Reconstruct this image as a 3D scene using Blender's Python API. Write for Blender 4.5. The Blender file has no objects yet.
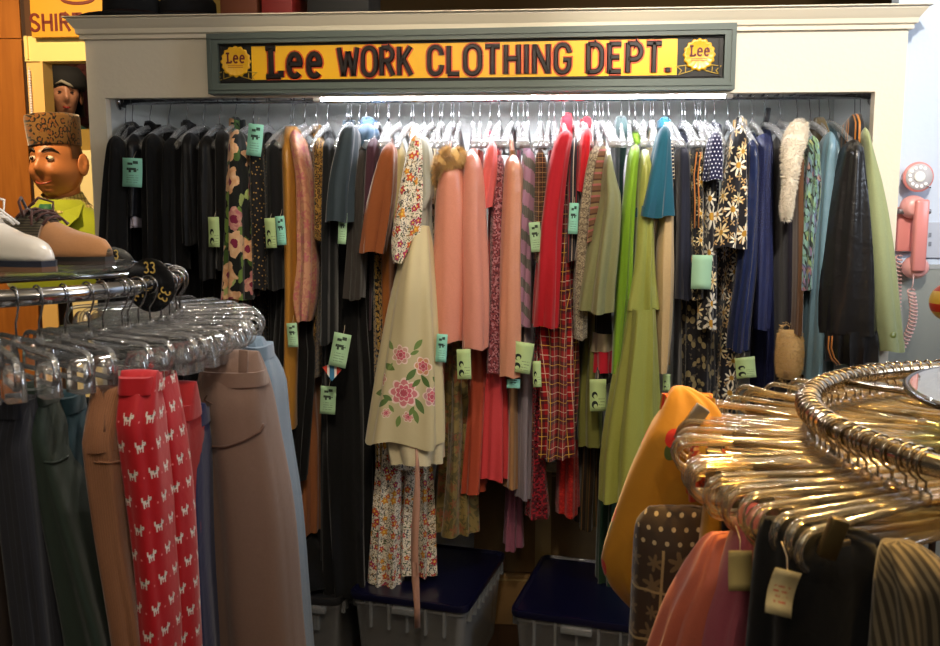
import bpy, bmesh, math, random
from mathutils import Vector, Euler, Matrix
random.seed(7)
PI = math.pi
SC = bpy.context.scene
COL = SC.collection
# ---------------------------------------------------------------- camera
F, CX, CY, CAMZ = 900.0, 470.0, 323.0, 1.6
YAW, PITCH = math.radians(4.0), math.atan(118 / 900.0)
ROT = Euler((PI / 2 - PITCH, 0, YAW)).to_matrix()
def ray(u, v):
    return ROT @ Vector(((u - CX) / F, -(v - CY) / F, -1.0))
def P(u, v, Y):
    """point of the world at depth Y where the measured sight line (u, v) passes"""
    d = ray(u, v); t = Y / d.y
    return Vector((d.x * t, Y, CAMZ + d.z * t))
cd = bpy.data.cameras.new('camera'); cam = bpy.data.objects.new('camera', cd); COL.objects.link(cam)
cam.location = (0, 0, CAMZ); cam.rotation_euler = (PI / 2 - PITCH, 0, YAW)
cd.sensor_width = 36.0; cd.lens = F / 940 * 36.0; cd.clip_start = 0.05
cd.dof.use_dof = True; cd.dof.focus_distance = 2.75; cd.dof.aperture_fstop = 8.0
SC.camera = cam
# ---------------------------------------------------------------- colour and node helpers
def hx(s, k=1.0):
    s = s.lstrip('#'); o = []
    for i in (0, 2, 4):
        c = int(s[i:i + 2], 16) / 255
        o.append((c / 12.92 if c <= .04045 else ((c + .055) / 1.055) ** 2.4) * k)
    return (o[0], o[1], o[2], 1.0)
class X:
    def __init__(s, nt, k): s.nt, s.k = nt, k
    def op(s, o, b=None, c=None): return mth(s.nt, o, s, b, c)
    def __add__(s, b): return s.op('ADD', b)
    def __radd__(s, b): return s.op('ADD', b)
    def __sub__(s, b): return s.op('SUBTRACT', b)
    def __rsub__(s, b): return mth(s.nt, 'SUBTRACT', b, s)
    def __mul__(s, b): return s.op('MULTIPLY', b)
    def __rmul__(s, b): return s.op('MULTIPLY', b)
    def __truediv__(s, b): return s.op('DIVIDE', b)
    def __lt__(s, b): return s.op('LESS_THAN', b)
    def __gt__(s, b): return s.op('GREATER_THAN', b)
    def fr(s): return s.op('FRACT')
    def ab(s): return s.op('ABSOLUTE')
    def sin(s): return s.op('SINE')
    def cos(s): return s.op('COSINE')
    def mx(s, b): return s.op('MAXIMUM', b)
    def mn(s, b): return s.op('MINIMUM', b)
def setin(nt, inp, v):
    if isinstance(v, X): nt.links.new(v.k, inp)
    elif v is not None: inp.default_value = v
def mth(nt, o, a, b=None, c=None):
    n = nt.nodes.new('ShaderNodeMath'); n.operation = o
    setin(nt, n.inputs[0], a); setin(nt, n.inputs[1], b); setin(nt, n.inputs[2], c)
    return X(nt, n.outputs[0])
def mixc(nt, f, a, b):
    n = nt.nodes.new('ShaderNodeMix'); n.data_type = 'RGBA'
    setin(nt, n.inputs[0], f); setin(nt, n.inputs[6], a); setin(nt, n.inputs[7], b)
    return X(nt, n.outputs[2])
def comb(nt, x, y, z=0.0):
    n = nt.nodes.new('ShaderNodeCombineXYZ')
    setin(nt, n.inputs[0], x); setin(nt, n.inputs[1], y); setin(nt, n.inputs[2], z)
    return X(nt, n.outputs[0])
def sep(nt, v):
    n = nt.nodes.new('ShaderNodeSeparateXYZ'); setin(nt, n.inputs[0], v)
    return [X(nt, o) for o in n.outputs]
def vor(nt, vec, rnd=1.0, feat='F1', scale=1.0):
    n = nt.nodes.new('ShaderNodeTexVoronoi'); n.voronoi_dimensions = '2D'; n.feature = feat
    setin(nt, n.inputs['Vector'], vec); n.inputs['Scale'].default_value = scale; n.inputs['Randomness'].default_value = rnd
    o = n.outputs
    return X(nt, o['Distance']), (X(nt, o['Color']) if feat == 'F1' else None), (X(nt, o['Position']) if feat == 'F1' else None)
def noise(nt, vec, scale, det=2.0, dist=0.0):
    n = nt.nodes.new('ShaderNodeTexNoise')
    setin(nt, n.inputs['Vector'], vec); n.inputs['Scale'].default_value = scale; n.inputs['Detail'].default_value = det
    n.inputs['Distortion'].default_value = dist
    return X(nt, n.outputs['Fac'])
def ramp(nt, f, stops, interp='CONSTANT'):
    n = nt.nodes.new('ShaderNodeValToRGB'); n.color_ramp.interpolation = interp
    e = n.color_ramp.elements
    while len(e) < len(stops): e.new(.5)
    for q, (p, c) in zip(e, stops): q.position = p; q.color = c
    setin(nt, n.inputs[0], f)
    return X(nt, n.outputs[0])
def flowers(nt, U, V, scale, petals, size, rnd=.8, off=0.0, wob=.35):
    """one flower in each cell: petal mask, centre mask, random number of the cell"""
    su, sv = U * scale + off, V * scale + off * 1.7
    d, c, p = vor(nt, comb(nt, su, sv), rnd)
    px, py, _ = sep(nt, p); cr, cg, _ = sep(nt, c)
    dx, dy = su - px, sv - py
    r = mth(nt, 'SQRT', dx * dx + dy * dy)
    a = mth(nt, 'ARCTAN2', dy, dx)
    pr = ((a * petals + cr * 6.0).cos() * wob + (1 - wob)) * (cg * .4 + .7) * size
    return r < pr, r < (cg * .4 + .7) * (size * .28), cr, cg, r
MATS = {}
def new_mat(name):
    m = bpy.data.materials.new(name); m.use_nodes = True; nt = m.node_tree
    return m, nt, nt.nodes['Principled BSDF']
def cloth_mat(name, col, rough=.85, sheen=.25, metal=0.0, pat=None, wr=.25, weave=0.0, spec=.35, aniso=0.0, alpha=None):
    """fabric: base colour or pattern on the cloth's own UV, soft creases and a weave as bump"""
    if name in MATS: return MATS[name]
    m, nt, b = new_mat(name)
    uvn = nt.nodes.new('ShaderNodeUVMap'); uvn.uv_map = 'uv'
    U, V, _ = sep(nt, X(nt, uvn.outputs[0]))
    tc = nt.nodes.new('ShaderNodeTexCoord'); ob = X(nt, tc.outputs['Object'])
    base = hx(col) if isinstance(col, str) else col
    c = pat(nt, U, V, base) if pat else None
    h = None
    nz = noise(nt, ob, 9.0, 3.0, .6)
    if isinstance(c, dict):
        if 'rough' in c: setin(nt, b.inputs['Roughness'], c['rough'])
        if 'metal' in c: setin(nt, b.inputs['Metallic'], c['metal'])
        h = c.get('h'); c = c['c']
    if c is None:
        n2 = noise(nt, ob, 260.0, 1.0)
        c = mixc(nt, n2 * .5, base, tuple(x * .72 for x in base[:3]) + (1,))
    setin(nt, b.inputs['Base Color'], c)
    if not b.inputs['Roughness'].is_linked: b.inputs['Roughness'].default_value = rough
    if not b.inputs['Metallic'].is_linked: b.inputs['Metallic'].default_value = metal
    b.inputs['Sheen Weight'].default_value = sheen; b.inputs['Sheen Roughness'].default_value = .4
    b.inputs['Specular IOR Level'].default_value = spec; b.inputs['Anisotropic'].default_value = aniso
    hh = (nz + noise(nt, ob, 34.0, 2.0, 1.2) * .25) * wr * .02
    if weave:
        hh = hh + ((U * 2800.0).sin() * (V * 2800.0).sin()) * (.0004 * weave)
    if h is not None: hh = hh + h
    bp = nt.nodes.new('ShaderNodeBump'); bp.inputs['Strength'].default_value = .55; bp.inputs['Distance'].default_value = 1.0
    setin(nt, bp.inputs['Height'], hh); nt.links.new(bp.outputs[0], b.inputs['Normal'])
    if alpha is not None:
        b.inputs['Alpha'].default_value = alpha
    MATS[name] = m; return m
def plain(name, col, rough=.5, metal=0.0, spec=.5, emit=None, es=0.0, coat=0.0, bump=0.0, bs=40.0, var=0.0):
    if name in MATS: return MATS[name]
    m, nt, b = new_mat(name)
    base = hx(col) if isinstance(col, str) else col
    b.inputs['Base Color'].default_value = base
    b.inputs['Roughness'].default_value = rough; b.inputs['Metallic'].default_value = metal
    b.inputs['Specular IOR Level'].default_value = spec; b.inputs['Coat Weight'].default_value = coat
    if emit: b.inputs['Emission Color'].default_value = hx(emit); b.inputs['Emission Strength'].default_value = es
    if bump or var:
        tc = nt.nodes.new('ShaderNodeTexCoord'); nz = noise(nt, X(nt, tc.outputs['Object']), bs, 4.0)
        if bump:
            bp = nt.nodes.new('ShaderNodeBump'); bp.inputs['Strength'].default_value = bump; bp.inputs['Distance'].default_value = .01
            setin(nt, bp.inputs['Height'], nz); nt.links.new(bp.outputs[0], b.inputs['Normal'])
        if var:
            setin(nt, b.inputs['Base Color'], mixc(nt, nz, base, tuple(x * (1 - var) for x in base[:3]) + (1,)))
    MATS[name] = m; return m
def clear_mat(name, tint='ffffff', white=.06, gl=.5, rough=.08):
    if name in MATS: return MATS[name]
    m, nt, b = new_mat(name); nt.nodes.remove(b)
    out = nt.nodes['Material Output']
    t = nt.nodes.new('ShaderNodeBsdfTransparent'); t.inputs[0].default_value = hx(tint)
    g = nt.nodes.new('ShaderNodeBsdfGlossy'); g.inputs['Roughness'].default_value = rough
    g.inputs['Color'].default_value = (1, 1, 1, 1)
    d = nt.nodes.new('ShaderNodeBsdfDiffuse'); d.inputs[0].default_value = hx('f0f0f0')
    fr = nt.nodes.new('ShaderNodeLayerWeight'); fr.inputs['Blend'].default_value = .35
    m1 = nt.nodes.new('ShaderNodeMixShader'); m2 = nt.nodes.new('ShaderNodeMixShader')
    f = (X(nt, fr.outputs['Fresnel']) * gl + .06)
    setin(nt, m1.inputs[0], f); nt.links.new(t.outputs[0], m1.inputs[1]); nt.links.new(g.outputs[0], m1.inputs[2])
    m2.inputs[0].default_value = white; nt.links.new(m1.outputs[0], m2.inputs[1]); nt.links.new(d.outputs[0], m2.inputs[2])
    nt.links.new(m2.outputs[0], out.inputs['Surface'])
    MATS[name] = m; return m
# ---------------------------------------------------------------- mesh helpers
class MB:
    def __init__(s): s.v, s.f, s.uv = [], [], []
    def add(s, vs, fs, uvs=None):
        b = len(s.v); s.v += [Vector(x) for x in vs]
        for f in fs: s.f.append(tuple(b + i for i in f))
        s.uv += list(uvs) if uvs else [(x[0] + x[1], x[2]) for x in vs]
        return s
    def box(s, lo, hi):
        (x0, y0, z0), (x1, y1, z1) = lo, hi
        return s.add([(x0, y0, z0), (x1, y0, z0), (x1, y1, z0), (x0, y1, z0), (x0, y0, z1), (x1, y0, z1), (x1, y1, z1), (x0, y1, z1)],
                     [(0, 3, 2, 1), (4, 5, 6, 7), (0, 1, 5, 4), (1, 2, 6, 5), (2, 3, 7, 6), (3, 0, 4, 7)])
    def obox(s, c, size, rot=None):
        m = Euler(rot).to_matrix() if rot else Matrix.Identity(3)
        a, b, d = [q / 2 for q in size]; c = Vector(c)
        vs = [c + m @ Vector((x * a, y * b, z * d)) for z in (-1, 1) for x, y in ((-1, -1), (1, -1), (1, 1), (-1, 1))]
        return s.add(vs, [(0, 3, 2, 1), (4, 5, 6, 7), (0, 1, 5, 4), (1, 2, 6, 5), (2, 3, 7, 6), (3, 0, 4, 7)])
    def loft(s, rings, capa=True, capb=True, closed=True, uvs=None):
        """rings of equal length joined in order"""
        n = len(rings[0]); vs = [p for r in rings for p in r]; fs = []
        for i in range(len(rings) - 1):
            for j in range(n if closed else n - 1):
                k = (j + 1) % n
                fs.append((i * n + j, i * n + k, (i + 1) * n + k, (i + 1) * n + j))
        if capa: fs.append(tuple(range(n))[::-1])
        if capb: fs.append(tuple((len(rings) - 1) * n + j for j in range(n)))
        return s.add(vs, fs, uvs)
    def tube(s, path, r, n=8, closed=False, flat=1.0):
        """round bar along a path; r a number or one per point"""
        path = [Vector(p) for p in path]; m = len(path); rs = r if isinstance(r, (list, tuple)) else [r] * m
        rings = []; ref = None
        for i, p in enumerate(path):
            a = path[(i - 1) % m] if (i or closed) else path[0]
            b = path[(i + 1) % m] if (i < m - 1 or closed) else path[-1]
            t = (b - a); t = t.normalized() if t.length > 1e-9 else Vector((0, 0, 1))
            if ref is None:
                ref = Vector((0, 0, 1)) if abs(t.z) < .9 else Vector((1, 0, 0))
            nn = (ref - t * ref.dot(t)); nn = nn.normalized() if nn.length > 1e-6 else t.orthogonal().normalized()
            bb = t.cross(nn); ref = nn
            rings.append([p + nn * (math.cos(q) * rs[i]) + bb * (math.sin(q) * rs[i] * flat) for q in [2 * PI * k / n for k in range(n)]])
        if closed: rings.append(rings[0]); return s.loft(rings, False, False)
        return s.loft(rings)
    def lathe(s, prof, c=(0, 0, 0), n=32, axis='z', sx=1.0, sy=1.0):
        c = Vector(c); rings = []
        for r, h in prof:
            rg = []
            for k in range(n):
                q = 2 * PI * k / n; x, y = r * math.cos(q) * sx, r * math.sin(q) * sy
                if axis == 'z': rg.append(c + Vector((x, y, h)))
                elif axis == 'y': rg.append(c + Vector((x, -h, y)))
                else: rg.append(c + Vector((h, x, y)))
            rings.append(rg)
        return s.loft(rings)
    def stroke(s, pts, w, d, to, closed=False, slope=.3):
        """flat bar of width w along 2D points, raised by d with sloped sides; to(x, y, h) -> world"""
        m = len(pts); L, Rr = [], []
        for i in range(m):
            a = pts[(i - 1) % m] if (i or closed) else None
            b = pts[(i + 1) % m] if (i < m - 1 or closed) else None
            p = pts[i]
            def dr(q, r):
                x, y = r[0] - q[0], r[1] - q[1]; l = math.hypot(x, y) or 1; return x / l, y / l
            if a is None: t = dr(p, b); k = 1
            elif b is None: t = dr(a, p); k = 1
            else:
                t1, t2 = dr(a, p), dr(p, b); t = (t1[0] + t2[0], t1[1] + t2[1]); l = math.hypot(*t)
                if l < .2: t, k = t1, 1
                else: t = (t[0] / l, t[1] / l); k = min(2.0, 1 / max(.4, t[0] * t1[0] + t[1] * t1[1]))
            nx, ny = -t[1] * k * w / 2, t[0] * k * w / 2
            L.append((p[0] + nx, p[1] + ny)); Rr.append((p[0] - nx, p[1] - ny))
        rings = []
        for (lx, ly), (rx, ry) in zip(L, Rr):
            mx, my = (lx + rx) / 2, (ly + ry) / 2; q = 1 - slope
            rings.append([to(lx, ly, 0), to(mx + (lx - mx) * q, my + (ly - my) * q, d), to(mx + (rx - mx) * q, my + (ry - my) * q, d), to(rx, ry, 0)])
        if closed: rings.append(rings[0]); return s.loft(rings, False, False)
        return s.loft(rings)
    def build(s, name, m, parent=None, smooth=True, bevel=0.0, sub=0, auto=None):
        off = Vector(parent.get('_o', (0, 0, 0))) if parent is not None else Vector((0, 0, 0))
        me = bpy.data.meshes.new(name)
        me.from_pydata([tuple(p - off) for p in s.v], [], s.f)
        uvl = me.uv_layers.new(name='uv')
        flat = []
        for l in me.loops: flat += s.uv[l.vertex_index]
        uvl.data.foreach_set('uv', flat)
        bm = bmesh.new(); bm.from_mesh(me); bmesh.ops.recalc_face_normals(bm, faces=bm.faces); bm.to_mesh(me); bm.free()
        if smooth: me.polygons.foreach_set('use_smooth', [True] * len(me.polygons))
        if auto:
            try: me.set_sharp_from_angle(angle=math.radians(auto))
            except Exception: pass
        me.materials.append(m)
        o = bpy.data.objects.new(name, me); COL.objects.link(o)
        if bevel:
            md = o.modifiers.new('soften', 'BEVEL'); md.width = bevel; md.segments = 2; md.limit_method = 'ANGLE'
        if sub:
            md = o.modifiers.new('smooth', 'SUBSURF'); md.levels = sub; md.render_levels = sub
        if parent is not None:
            o.parent = parent
            o['_o'] = tuple(off)
        return o
def thing(name, label, cat, loc=(0, 0, 0), group=None):
    o = bpy.data.objects.new(name, None); COL.objects.link(o); o.empty_display_size = .05
    o.location = loc; o['_o'] = tuple(loc); o['label'] = label; o['category'] = cat
    if group: o['group'] = group
    return o
def tag(o, label, cat, group=None, kind=None):
    o['label'] = label; o['category'] = cat
    if group: o['group'] = group
    if kind: o['kind'] = kind
    return o
def struct(name, mb, m, **k):
    o = mb.build(name, m, **k); o['kind'] = 'structure'; return o
def dup(root, loc, rot, label=None, group=None):
    r = root.copy(); COL.objects.link(r); r.location = loc; r.rotation_euler = rot
    if label: r['label'] = label
    if group: r['group'] = group
    for ch in list(root.children):
        c = ch.copy(); COL.objects.link(c); c.parent = r
        for g in list(ch.children):
            d = g.copy(); COL.objects.link(d); d.parent = c
    return r
# ---------------------------------------------------------------- letters made of strokes
def arc(cx, cy, rx, ry, a0, a1, n=10):
    return [(cx + rx * math.cos(math.radians(a0 + (a1 - a0) * i / n)), cy + ry * math.sin(math.radians(a0 + (a1 - a0) * i / n))) for i in range(n + 1)]
GL = {  # width, strokes in a box one unit tall
 'W': (.86, [[(.04, 1), (.22, 0)], [(.22, 0), (.43, .86)], [(.43, .86), (.64, 0)], [(.64, 0), (.82, 1)]]),
 'O': (.6, [arc(.3, .68, .27, .3, 0, 180, 10) + arc(.3, .32, .27, .3, 180, 360, 10) + [(.57, .68)]]),
 'R': (.58, [[(.06, 0), (.06, 1)], [(.06, .97), (.3, .97)] + arc(.3, .74, .22, .23, 90, -90, 8) + [(.06, .51)], [(.28, .5), (.54, 0)]]),
 'K': (.58, [[(.06, 0), (.06, 1)], [(.54, 1), (.1, .42)], [(.22, .58), (.56, 0)]]),
 'C': (.56, [[(.52, .68)] + arc(.29, .7, .23, .27, 10, 180, 8) + arc(.29, .3, .23, .27, 180, 350, 8) + [(.52, .34)]]),
 'L': (.48, [[(.06, 1), (.06, .03)], [(.02, .03), (.46, .03)]]),
 'T': (.54, [[(.27, 0), (.27, 1)], [(0, .96), (.54, .96)]]),
 'H': (.58, [[(.06, 0), (.06, 1)], [(.52, 0), (.52, 1)], [(.06, .52), (.52, .52)]]),
 'I': (.14, [[(.07, 0), (.07, 1)]]),
 'N': (.62, [[(.06, 0), (.06, 1)], [(.08, .95), (.54, .05)], [(.56, 0), (.56, 1)]]),
 'G': (.6, [[(.54, .7)] + arc(.3, .7, .24, .27, 10, 180, 8) + arc(.3, .3, .24, .27, 180, 350, 8) + [(.54, .46), (.32, .46)]]),
 'D': (.6, [[(.06, 0), (.06, 1)], [(.04, .96), (.26, .96)] + arc(.26, .66, .28, .3, 90, 0, 6) + arc(.26, .34, .28, .3, 0, -90, 6) + [(.04, .04)]]),
 'E': (.5, [[(.06, 0), (.06, 1)], [(.04, .96), (.48, .96)], [(.06, .52), (.42, .52)], [(.04, .04), (.48, .04)]]),
 'P': (.56, [[(.06, 0), (.06, 1)], [(.04, .96), (.3, .96)] + arc(.3, .7, .23, .26, 90, -90, 8) + [(.06, .44)]]),
 'S': (.54, [[(.48, .76)] + arc(.27, .75, .21, .22, 10, 250, 10) + [(.3, .52)] + arc(.27, .25, .22, .22, 70, -170, 10)]),
 '.': (.16, [[(.08, 0), (.08, .15)]]),
 'l': (.6, [[(.2, .97), (.2, .03)], [(.02, .97), (.38, .97)], [(.02, .03), (.56, .03)], [(.56, .0), (.56, .22)]]),   # slab L
 'e': (.52, [[(.06, .42), (.46, .42)] + arc(.27, .45, .2, .3, 0, 180, 8) + arc(.27, .32, .21, .29, 180, 320, 7)]),
 '3': (.5, [arc(.24, .74, .2, .23, 150, -90, 9), arc(.24, .27, .23, .25, 90, -150, 9)]),
 '2': (.5, [arc(.25, .73, .2, .24, 160, -20, 8) + [(.04, .04), (.48, .04)]]),
}
def lettering(mb, text, to, x0, y0, x1, y1, w, d, gap=.13, slope=.3):
    tot = sum(GL[c][0] for c in text) + gap * (len(text) - 1)
    k = (x1 - x0) / tot; h = y1 - y0; x = x0
    for c in text:
        gw, st = GL[c]
        for s in st: mb.stroke([(x + px * k, y0 + py * h) for px, py in s], w, d, to, slope=slope)
        x += (gw + gap) * k
# ---------------------------------------------------------------- draped cloth
def interp(rows, v):
    if v <= rows[0][0]: return rows[0][1:]
    if v >= rows[-1][0]: return rows[-1][1:]
    for i in range(len(rows) - 1):
        a, b = rows[i], rows[i + 1]
        if a[0] <= v <= b[0]:
            h = b[0] - a[0]; t = (v - a[0]) / h
            p = rows[i - 1] if i else a; q = rows[i + 2] if i + 2 < len(rows) else b
            o = []
            for k in (1, 2):
                s = (b[k] - a[k]) / h
                m0 = ((b[k] - p[k]) / (b[0] - p[0])) if i else s
                m1 = ((q[k] - a[k]) / (q[0] - a[0])) if i + 2 < len(rows) else s
                if abs(m0) > 3 * abs(s): m0 = 3 * s
                if abs(m1) > 3 * abs(s): m1 = 3 * s
                t2, t3 = t * t, t * t * t
                o.append((2 * t3 - 3 * t2 + 1) * a[k] + (t3 - 2 * t2 + t) * h * m0 + (-2 * t3 + 3 * t2) * b[k] + (t3 - t2) * h * m1)
            return o
def cloth(name, rows, yc, D, m, parent, seed=0, k=6, amp=1.0, n=64, shoulder=22.0, round_x=False, hem=1.0, tilt=0.0, step=12.0, ex=.85, xk=.6):
    """hanging cloth: a closed fold of fabric whose front runs along measured edges, D deep, hanging about depth yc"""
    rnd = random.Random(seed * 31 + len(name))
    v0, v1 = rows[0][0], rows[-1][0]
    vs = [v0 + q for q in (0, 1.5, 4, 8, 13, 19) if v0 + q < v1 - 6]
    nst = max(4, int((v1 - (vs[-1] if vs else v0)) / step))
    base = vs[-1] if vs else v0
    vs += [base + (v1 - base) * (i + 1) / nst for i in range(nst)]
    ph = [rnd.uniform(0, 6.28) for _ in range(6)]; w = [rnd.uniform(-5, 5) for _ in range(3)]
    mb = MB(); rings = []; uvs = []
    for v in vs:
        uL, uR = interp(rows, v)
        g = min(1.0, ((v - v0) / shoulder) ** .7 * .86 + .14) if shoulder else 1.0
        b = D / 2 * g
        yf = yc - b
        ye = yf + xk * b
        pl, pr = P(uL, v, ye), P(uR, v, ye)
        a = max(.004, (pr.x - pl.x) / 2); cx = (pl.x + pr.x) / 2; z = P((uL + uR) / 2, v, yf).z
        if round_x: a *= min(1.0, math.sqrt((v - v0) / 6.0 + .1))
        t = (v - v0) / (v1 - v0)
        A = min(.014, .27 * a + .001) * amp * (.35 + .75 * t)
        rg = []; q0 = None; acc = []
        for j in range(n + 1):
            th = PI / 2 + 2 * PI * j / n
            c, s_ = math.cos(th), math.sin(th)
            f = (math.sin(k * th + ph[0] + w[0] * z + 1.3 * math.sin(2 * th + ph[3])) + .7 * math.sin((k * 3 // 5) * th + ph[1] + w[1] * z) + .4 * math.sin((k * 8 // 5) * th + ph[2] + w[2] * z + math.sin(th + ph[5]))) / 1.6
            x = math.copysign(abs(c) ** ex, c) * a + A * f * c
            y = math.copysign(abs(s_) ** ex, s_) * b + A * 1.3 * f * s_
            zz = z + (hem * .004 * math.sin(3 * th + ph[3]) * t * t) + tilt * t * x
            rg.append(Vector((cx + x + .0015 * math.sin(9 * z + ph[4]), yc + y, zz)))
        ln = [0.0]
        for j in range(n): ln.append(ln[-1] + (rg[j + 1] - rg[j]).length)
        mid = ln[n // 2]
        rings.append(rg); uvs += [(q - mid, z) for q in ln]
    nr = n + 1; vsx = [p for r in rings for p in r]; fs = []
    for i in range(len(rings) - 1):
        for j in range(n): fs.append((i * nr + j, i * nr + j + 1, (i + 1) * nr + j + 1, (i + 1) * nr + j))
    # inside of the hem turned up a little, then closed
    def cap(r, dz, kx):
        c = sum(r, Vector()) / len(r); b = len(vsx)
        for p in r: vsx.append(c + (p - c) * kx + Vector((0, 0, dz)))
        vsx.append(c + Vector((0, 0, dz)))
        return b
    for ri, dz, kx in ((len(rings) - 1, .03, .93), (0, .002, .4) if shoulder else (0, -.035, .9)):
        b = cap(rings[ri], dz, kx); o = ri * nr
        for j in range(n):
            fs.append((o + j, o + j + 1, b + j + 1, b + j)); fs.append((b + j, b + j + 1, b + nr))
        uvs += uvs[o:o + nr] + [uvs[o + n // 2]]
    mb.add(vsx, fs, uvs)
    return mb.build(name, m, parent, auto=58)
def on(o, u, v, lift=.003):
    """point of a built mesh met first along the measured sight line (u, v), lifted off the surface"""
    from mathutils.bvhtree import BVHTree
    if 'bvh' not in CACHE or CACHE['bvh'][0] != o.name:
        off = Vector(o.get('_o', (0, 0, 0)))
        CACHE['bvh'] = (o.name, BVHTree.FromPolygons([q.co + off for q in o.data.vertices], [tuple(p.vertices) for p in o.data.polygons]))
    d = ray(u, v).normalized(); h = CACHE['bvh'][1].ray_cast(Vector((0, 0, CAMZ)), d)
    return None if h[0] is None else h[0] - d * lift
CACHE = {}
def part(r, name): return [c for c in r.children if c.name.split('.')[0] == name][0]
def fur(name, pts, m, parent, length=.018, count=1600, seed=1):
    """tufted fur over a chain of blobs (centre, radii)"""
    rnd = random.Random(seed); mb = MB()
    cs = [Vector(p[0]) for p in pts]; rs = [p[1] for p in pts]
    mb.tube(cs, [r * .9 for r in rs], 14)
    for _ in range(count):
        i = rnd.randrange(len(cs) - 1); t = rnd.random()
        c = cs[i].lerp(cs[i + 1], t); r = rs[i] + (rs[i + 1] - rs[i]) * t
        ax = (cs[i + 1] - cs[i]).normalized()
        e = i == 0 and t < .15 or i == len(cs) - 2 and t > .85
        d = Vector((rnd.gauss(0, 1), rnd.gauss(0, 1), rnd.gauss(0, 1)))
        if not e: d -= ax * d.dot(ax)
        d.normalize(); p = c + d * r * .85
        q = p + (d + Vector((rnd.gauss(0, .45), rnd.gauss(0, .45), rnd.gauss(-.35, .45)))).normalized() * length * rnd.uniform(.5, 1.2)
        s = d.orthogonal().normalized() * .0016
        mb.add([p - s, p + s, q], [(0, 1, 2)])
    return mb.build(name, m, parent)
# ---------------------------------------------------------------- fabric patterns (on the cloth's own UV, metres)
def pw(w): return (w, w, w, 1)
def pt_stripes(cols, period, horiz=False):
    def f(nt, U, V, b):
        q = ((V if horiz else U) / period + 50.0).fr()
        n = len(cols); acc = 0; st = []; tot = sum(w for w, _ in cols)
        for w, c in cols: st.append((acc / tot, hx(c))); acc += w
        return ramp(nt, q, st)
    return f
def pt_dots(dot, spacing, r):
    def f(nt, U, V, b):
        su, sv = U / spacing + 40.0, V / spacing + 40.0
        row = sv.op('FLOOR') * .5
        x, y = (su + row).fr() - .5, sv.fr() - .5
        return mixc(nt, (x * x + y * y) < r * r, b, hx(dot))
    return f
def pt_plaid(c_line, c_dark, c_thin, p=.055):
    def f(nt, U, V, b):
        u, v = (U / p + 30.0).fr(), (V / p + 30.0).fr()
        c = mixc(nt, (u < .42) * .62, b, hx(c_dark)); c = mixc(nt, (v < .42) * .62, c, hx(c_dark))
        for q, s in ((u, .68), (v, .68), (u, .2), (v, .2)):
            c = mixc(nt, ((q - s).ab() < .022) * .8, c, hx(c_thin if s > .5 else c_line))
        return c
    return f
def pt_tropical(nt, U, V, b):
    wx = noise(nt, comb(nt, U, V), 26.0, 3.0) * .035 - .017; wy = noise(nt, comb(nt, V, U), 26.0, 3.0) * .035 - .017
    U = U + wx; V = V + wy
    a, ac, r1, r2, _ = flowers(nt, U, V, 10.0, 6.0, .5, .6, 3.3, .16)
    l, lc, r3, r4, _ = flowers(nt, U, V * .6, 15.0, 2.0, .5, .9, 8.1, .5)
    n = noise(nt, comb(nt, U, V), 60.0, 3.0)
    c = mixc(nt, l, b, ramp(nt, r3, [(0, hx('3f5a26')), (.4, hx('6f8a3c')), (.75, hx('9aa862'))]))
    fc = ramp(nt, r1, [(0, hx('c98a5a')), (.35, hx('a8325e')), (.6, hx('d9a67a')), (.85, hx('c77f78'))])
    c = mixc(nt, a, c, mixc(nt, n * n * 1.6, fc, hx('e8c8a0')))
    return mixc(nt, ac, c, hx('7c2040'))
def pt_calico(nt, U, V, b):
    vine = noise(nt, comb(nt, U, V), 42.0, 1.0, 2.5)
    c = mixc(nt, ((vine - .5).ab() < .036) * .95, b, hx('4a4038'))
    l, lc, r3, _, _ = flowers(nt, U, V, 52.0, 2.0, .34, .9, 5.5, .5)
    c = mixc(nt, l, c, ramp(nt, r3, [(0, hx('54643c')), (.45, hx('3c4a58')), (.7, hx('8a6a3a'))]))
    a, ac, r1, _, _ = flowers(nt, U, V, 26.0, 5.0, .36, .8, 1.7, .2)
    c = mixc(nt, a, c, ramp(nt, r1, [(0, hx('b4343c')), (.35, hx('d08a2e')), (.6, hx('a82f5a')), (.82, hx('c85a30'))]))
    return mixc(nt, ac, c, hx('e8c050'))
def pt_daisy(c_p='efe6cf', c2='d8b27a', sc=15.0, sz=.47):
    def f(nt, U, V, b):
        l, _, r3, _, _ = flowers(nt, U, V, sc * 2.1, 4.0, .42, .8, 9.7, .5)
        c = mixc(nt, l * .75, b, hx(c2))
        a, ac, r1, _, _ = flowers(nt, U, V, sc, 8.0, sz, .55, 2.2, .42)
        c = mixc(nt, a, c, mixc(nt, r1 > .6, hx(c_p), hx('e3cfa0')))
        return mixc(nt, ac, c, hx('b98a30'))
    return f
def pt_leaves(cp, cd, sc):
    def f(nt, U, V, b):
        a, ac, r1, _, _ = flowers(nt, U, V * .7, sc, 2.0, .5, .8, 6.1, .5)
        c = mixc(nt, a, b, hx(cp)); n = noise(nt, comb(nt, U, V), 70.0, 2.0)
        return mixc(nt, (n > .62) * .8, c, hx(cd))
    return f
def pt_brocade(c2, c3, sc=24.0, mx=.8):
    def f(nt, U, V, b):
        n = noise(nt, comb(nt, U, V), sc, 3.0, 1.8)
        c = mixc(nt, (n > .52) * mx, b, hx(c2)); a, ac, r1, _, _ = flowers(nt, U, V, sc * .8, 5.0, .4, .8, 4.4, .3)
        c = mixc(nt, a * (mx * .9), c, hx(c3))
        return {'c': c, 'h': n * .004}
    return f
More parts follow.
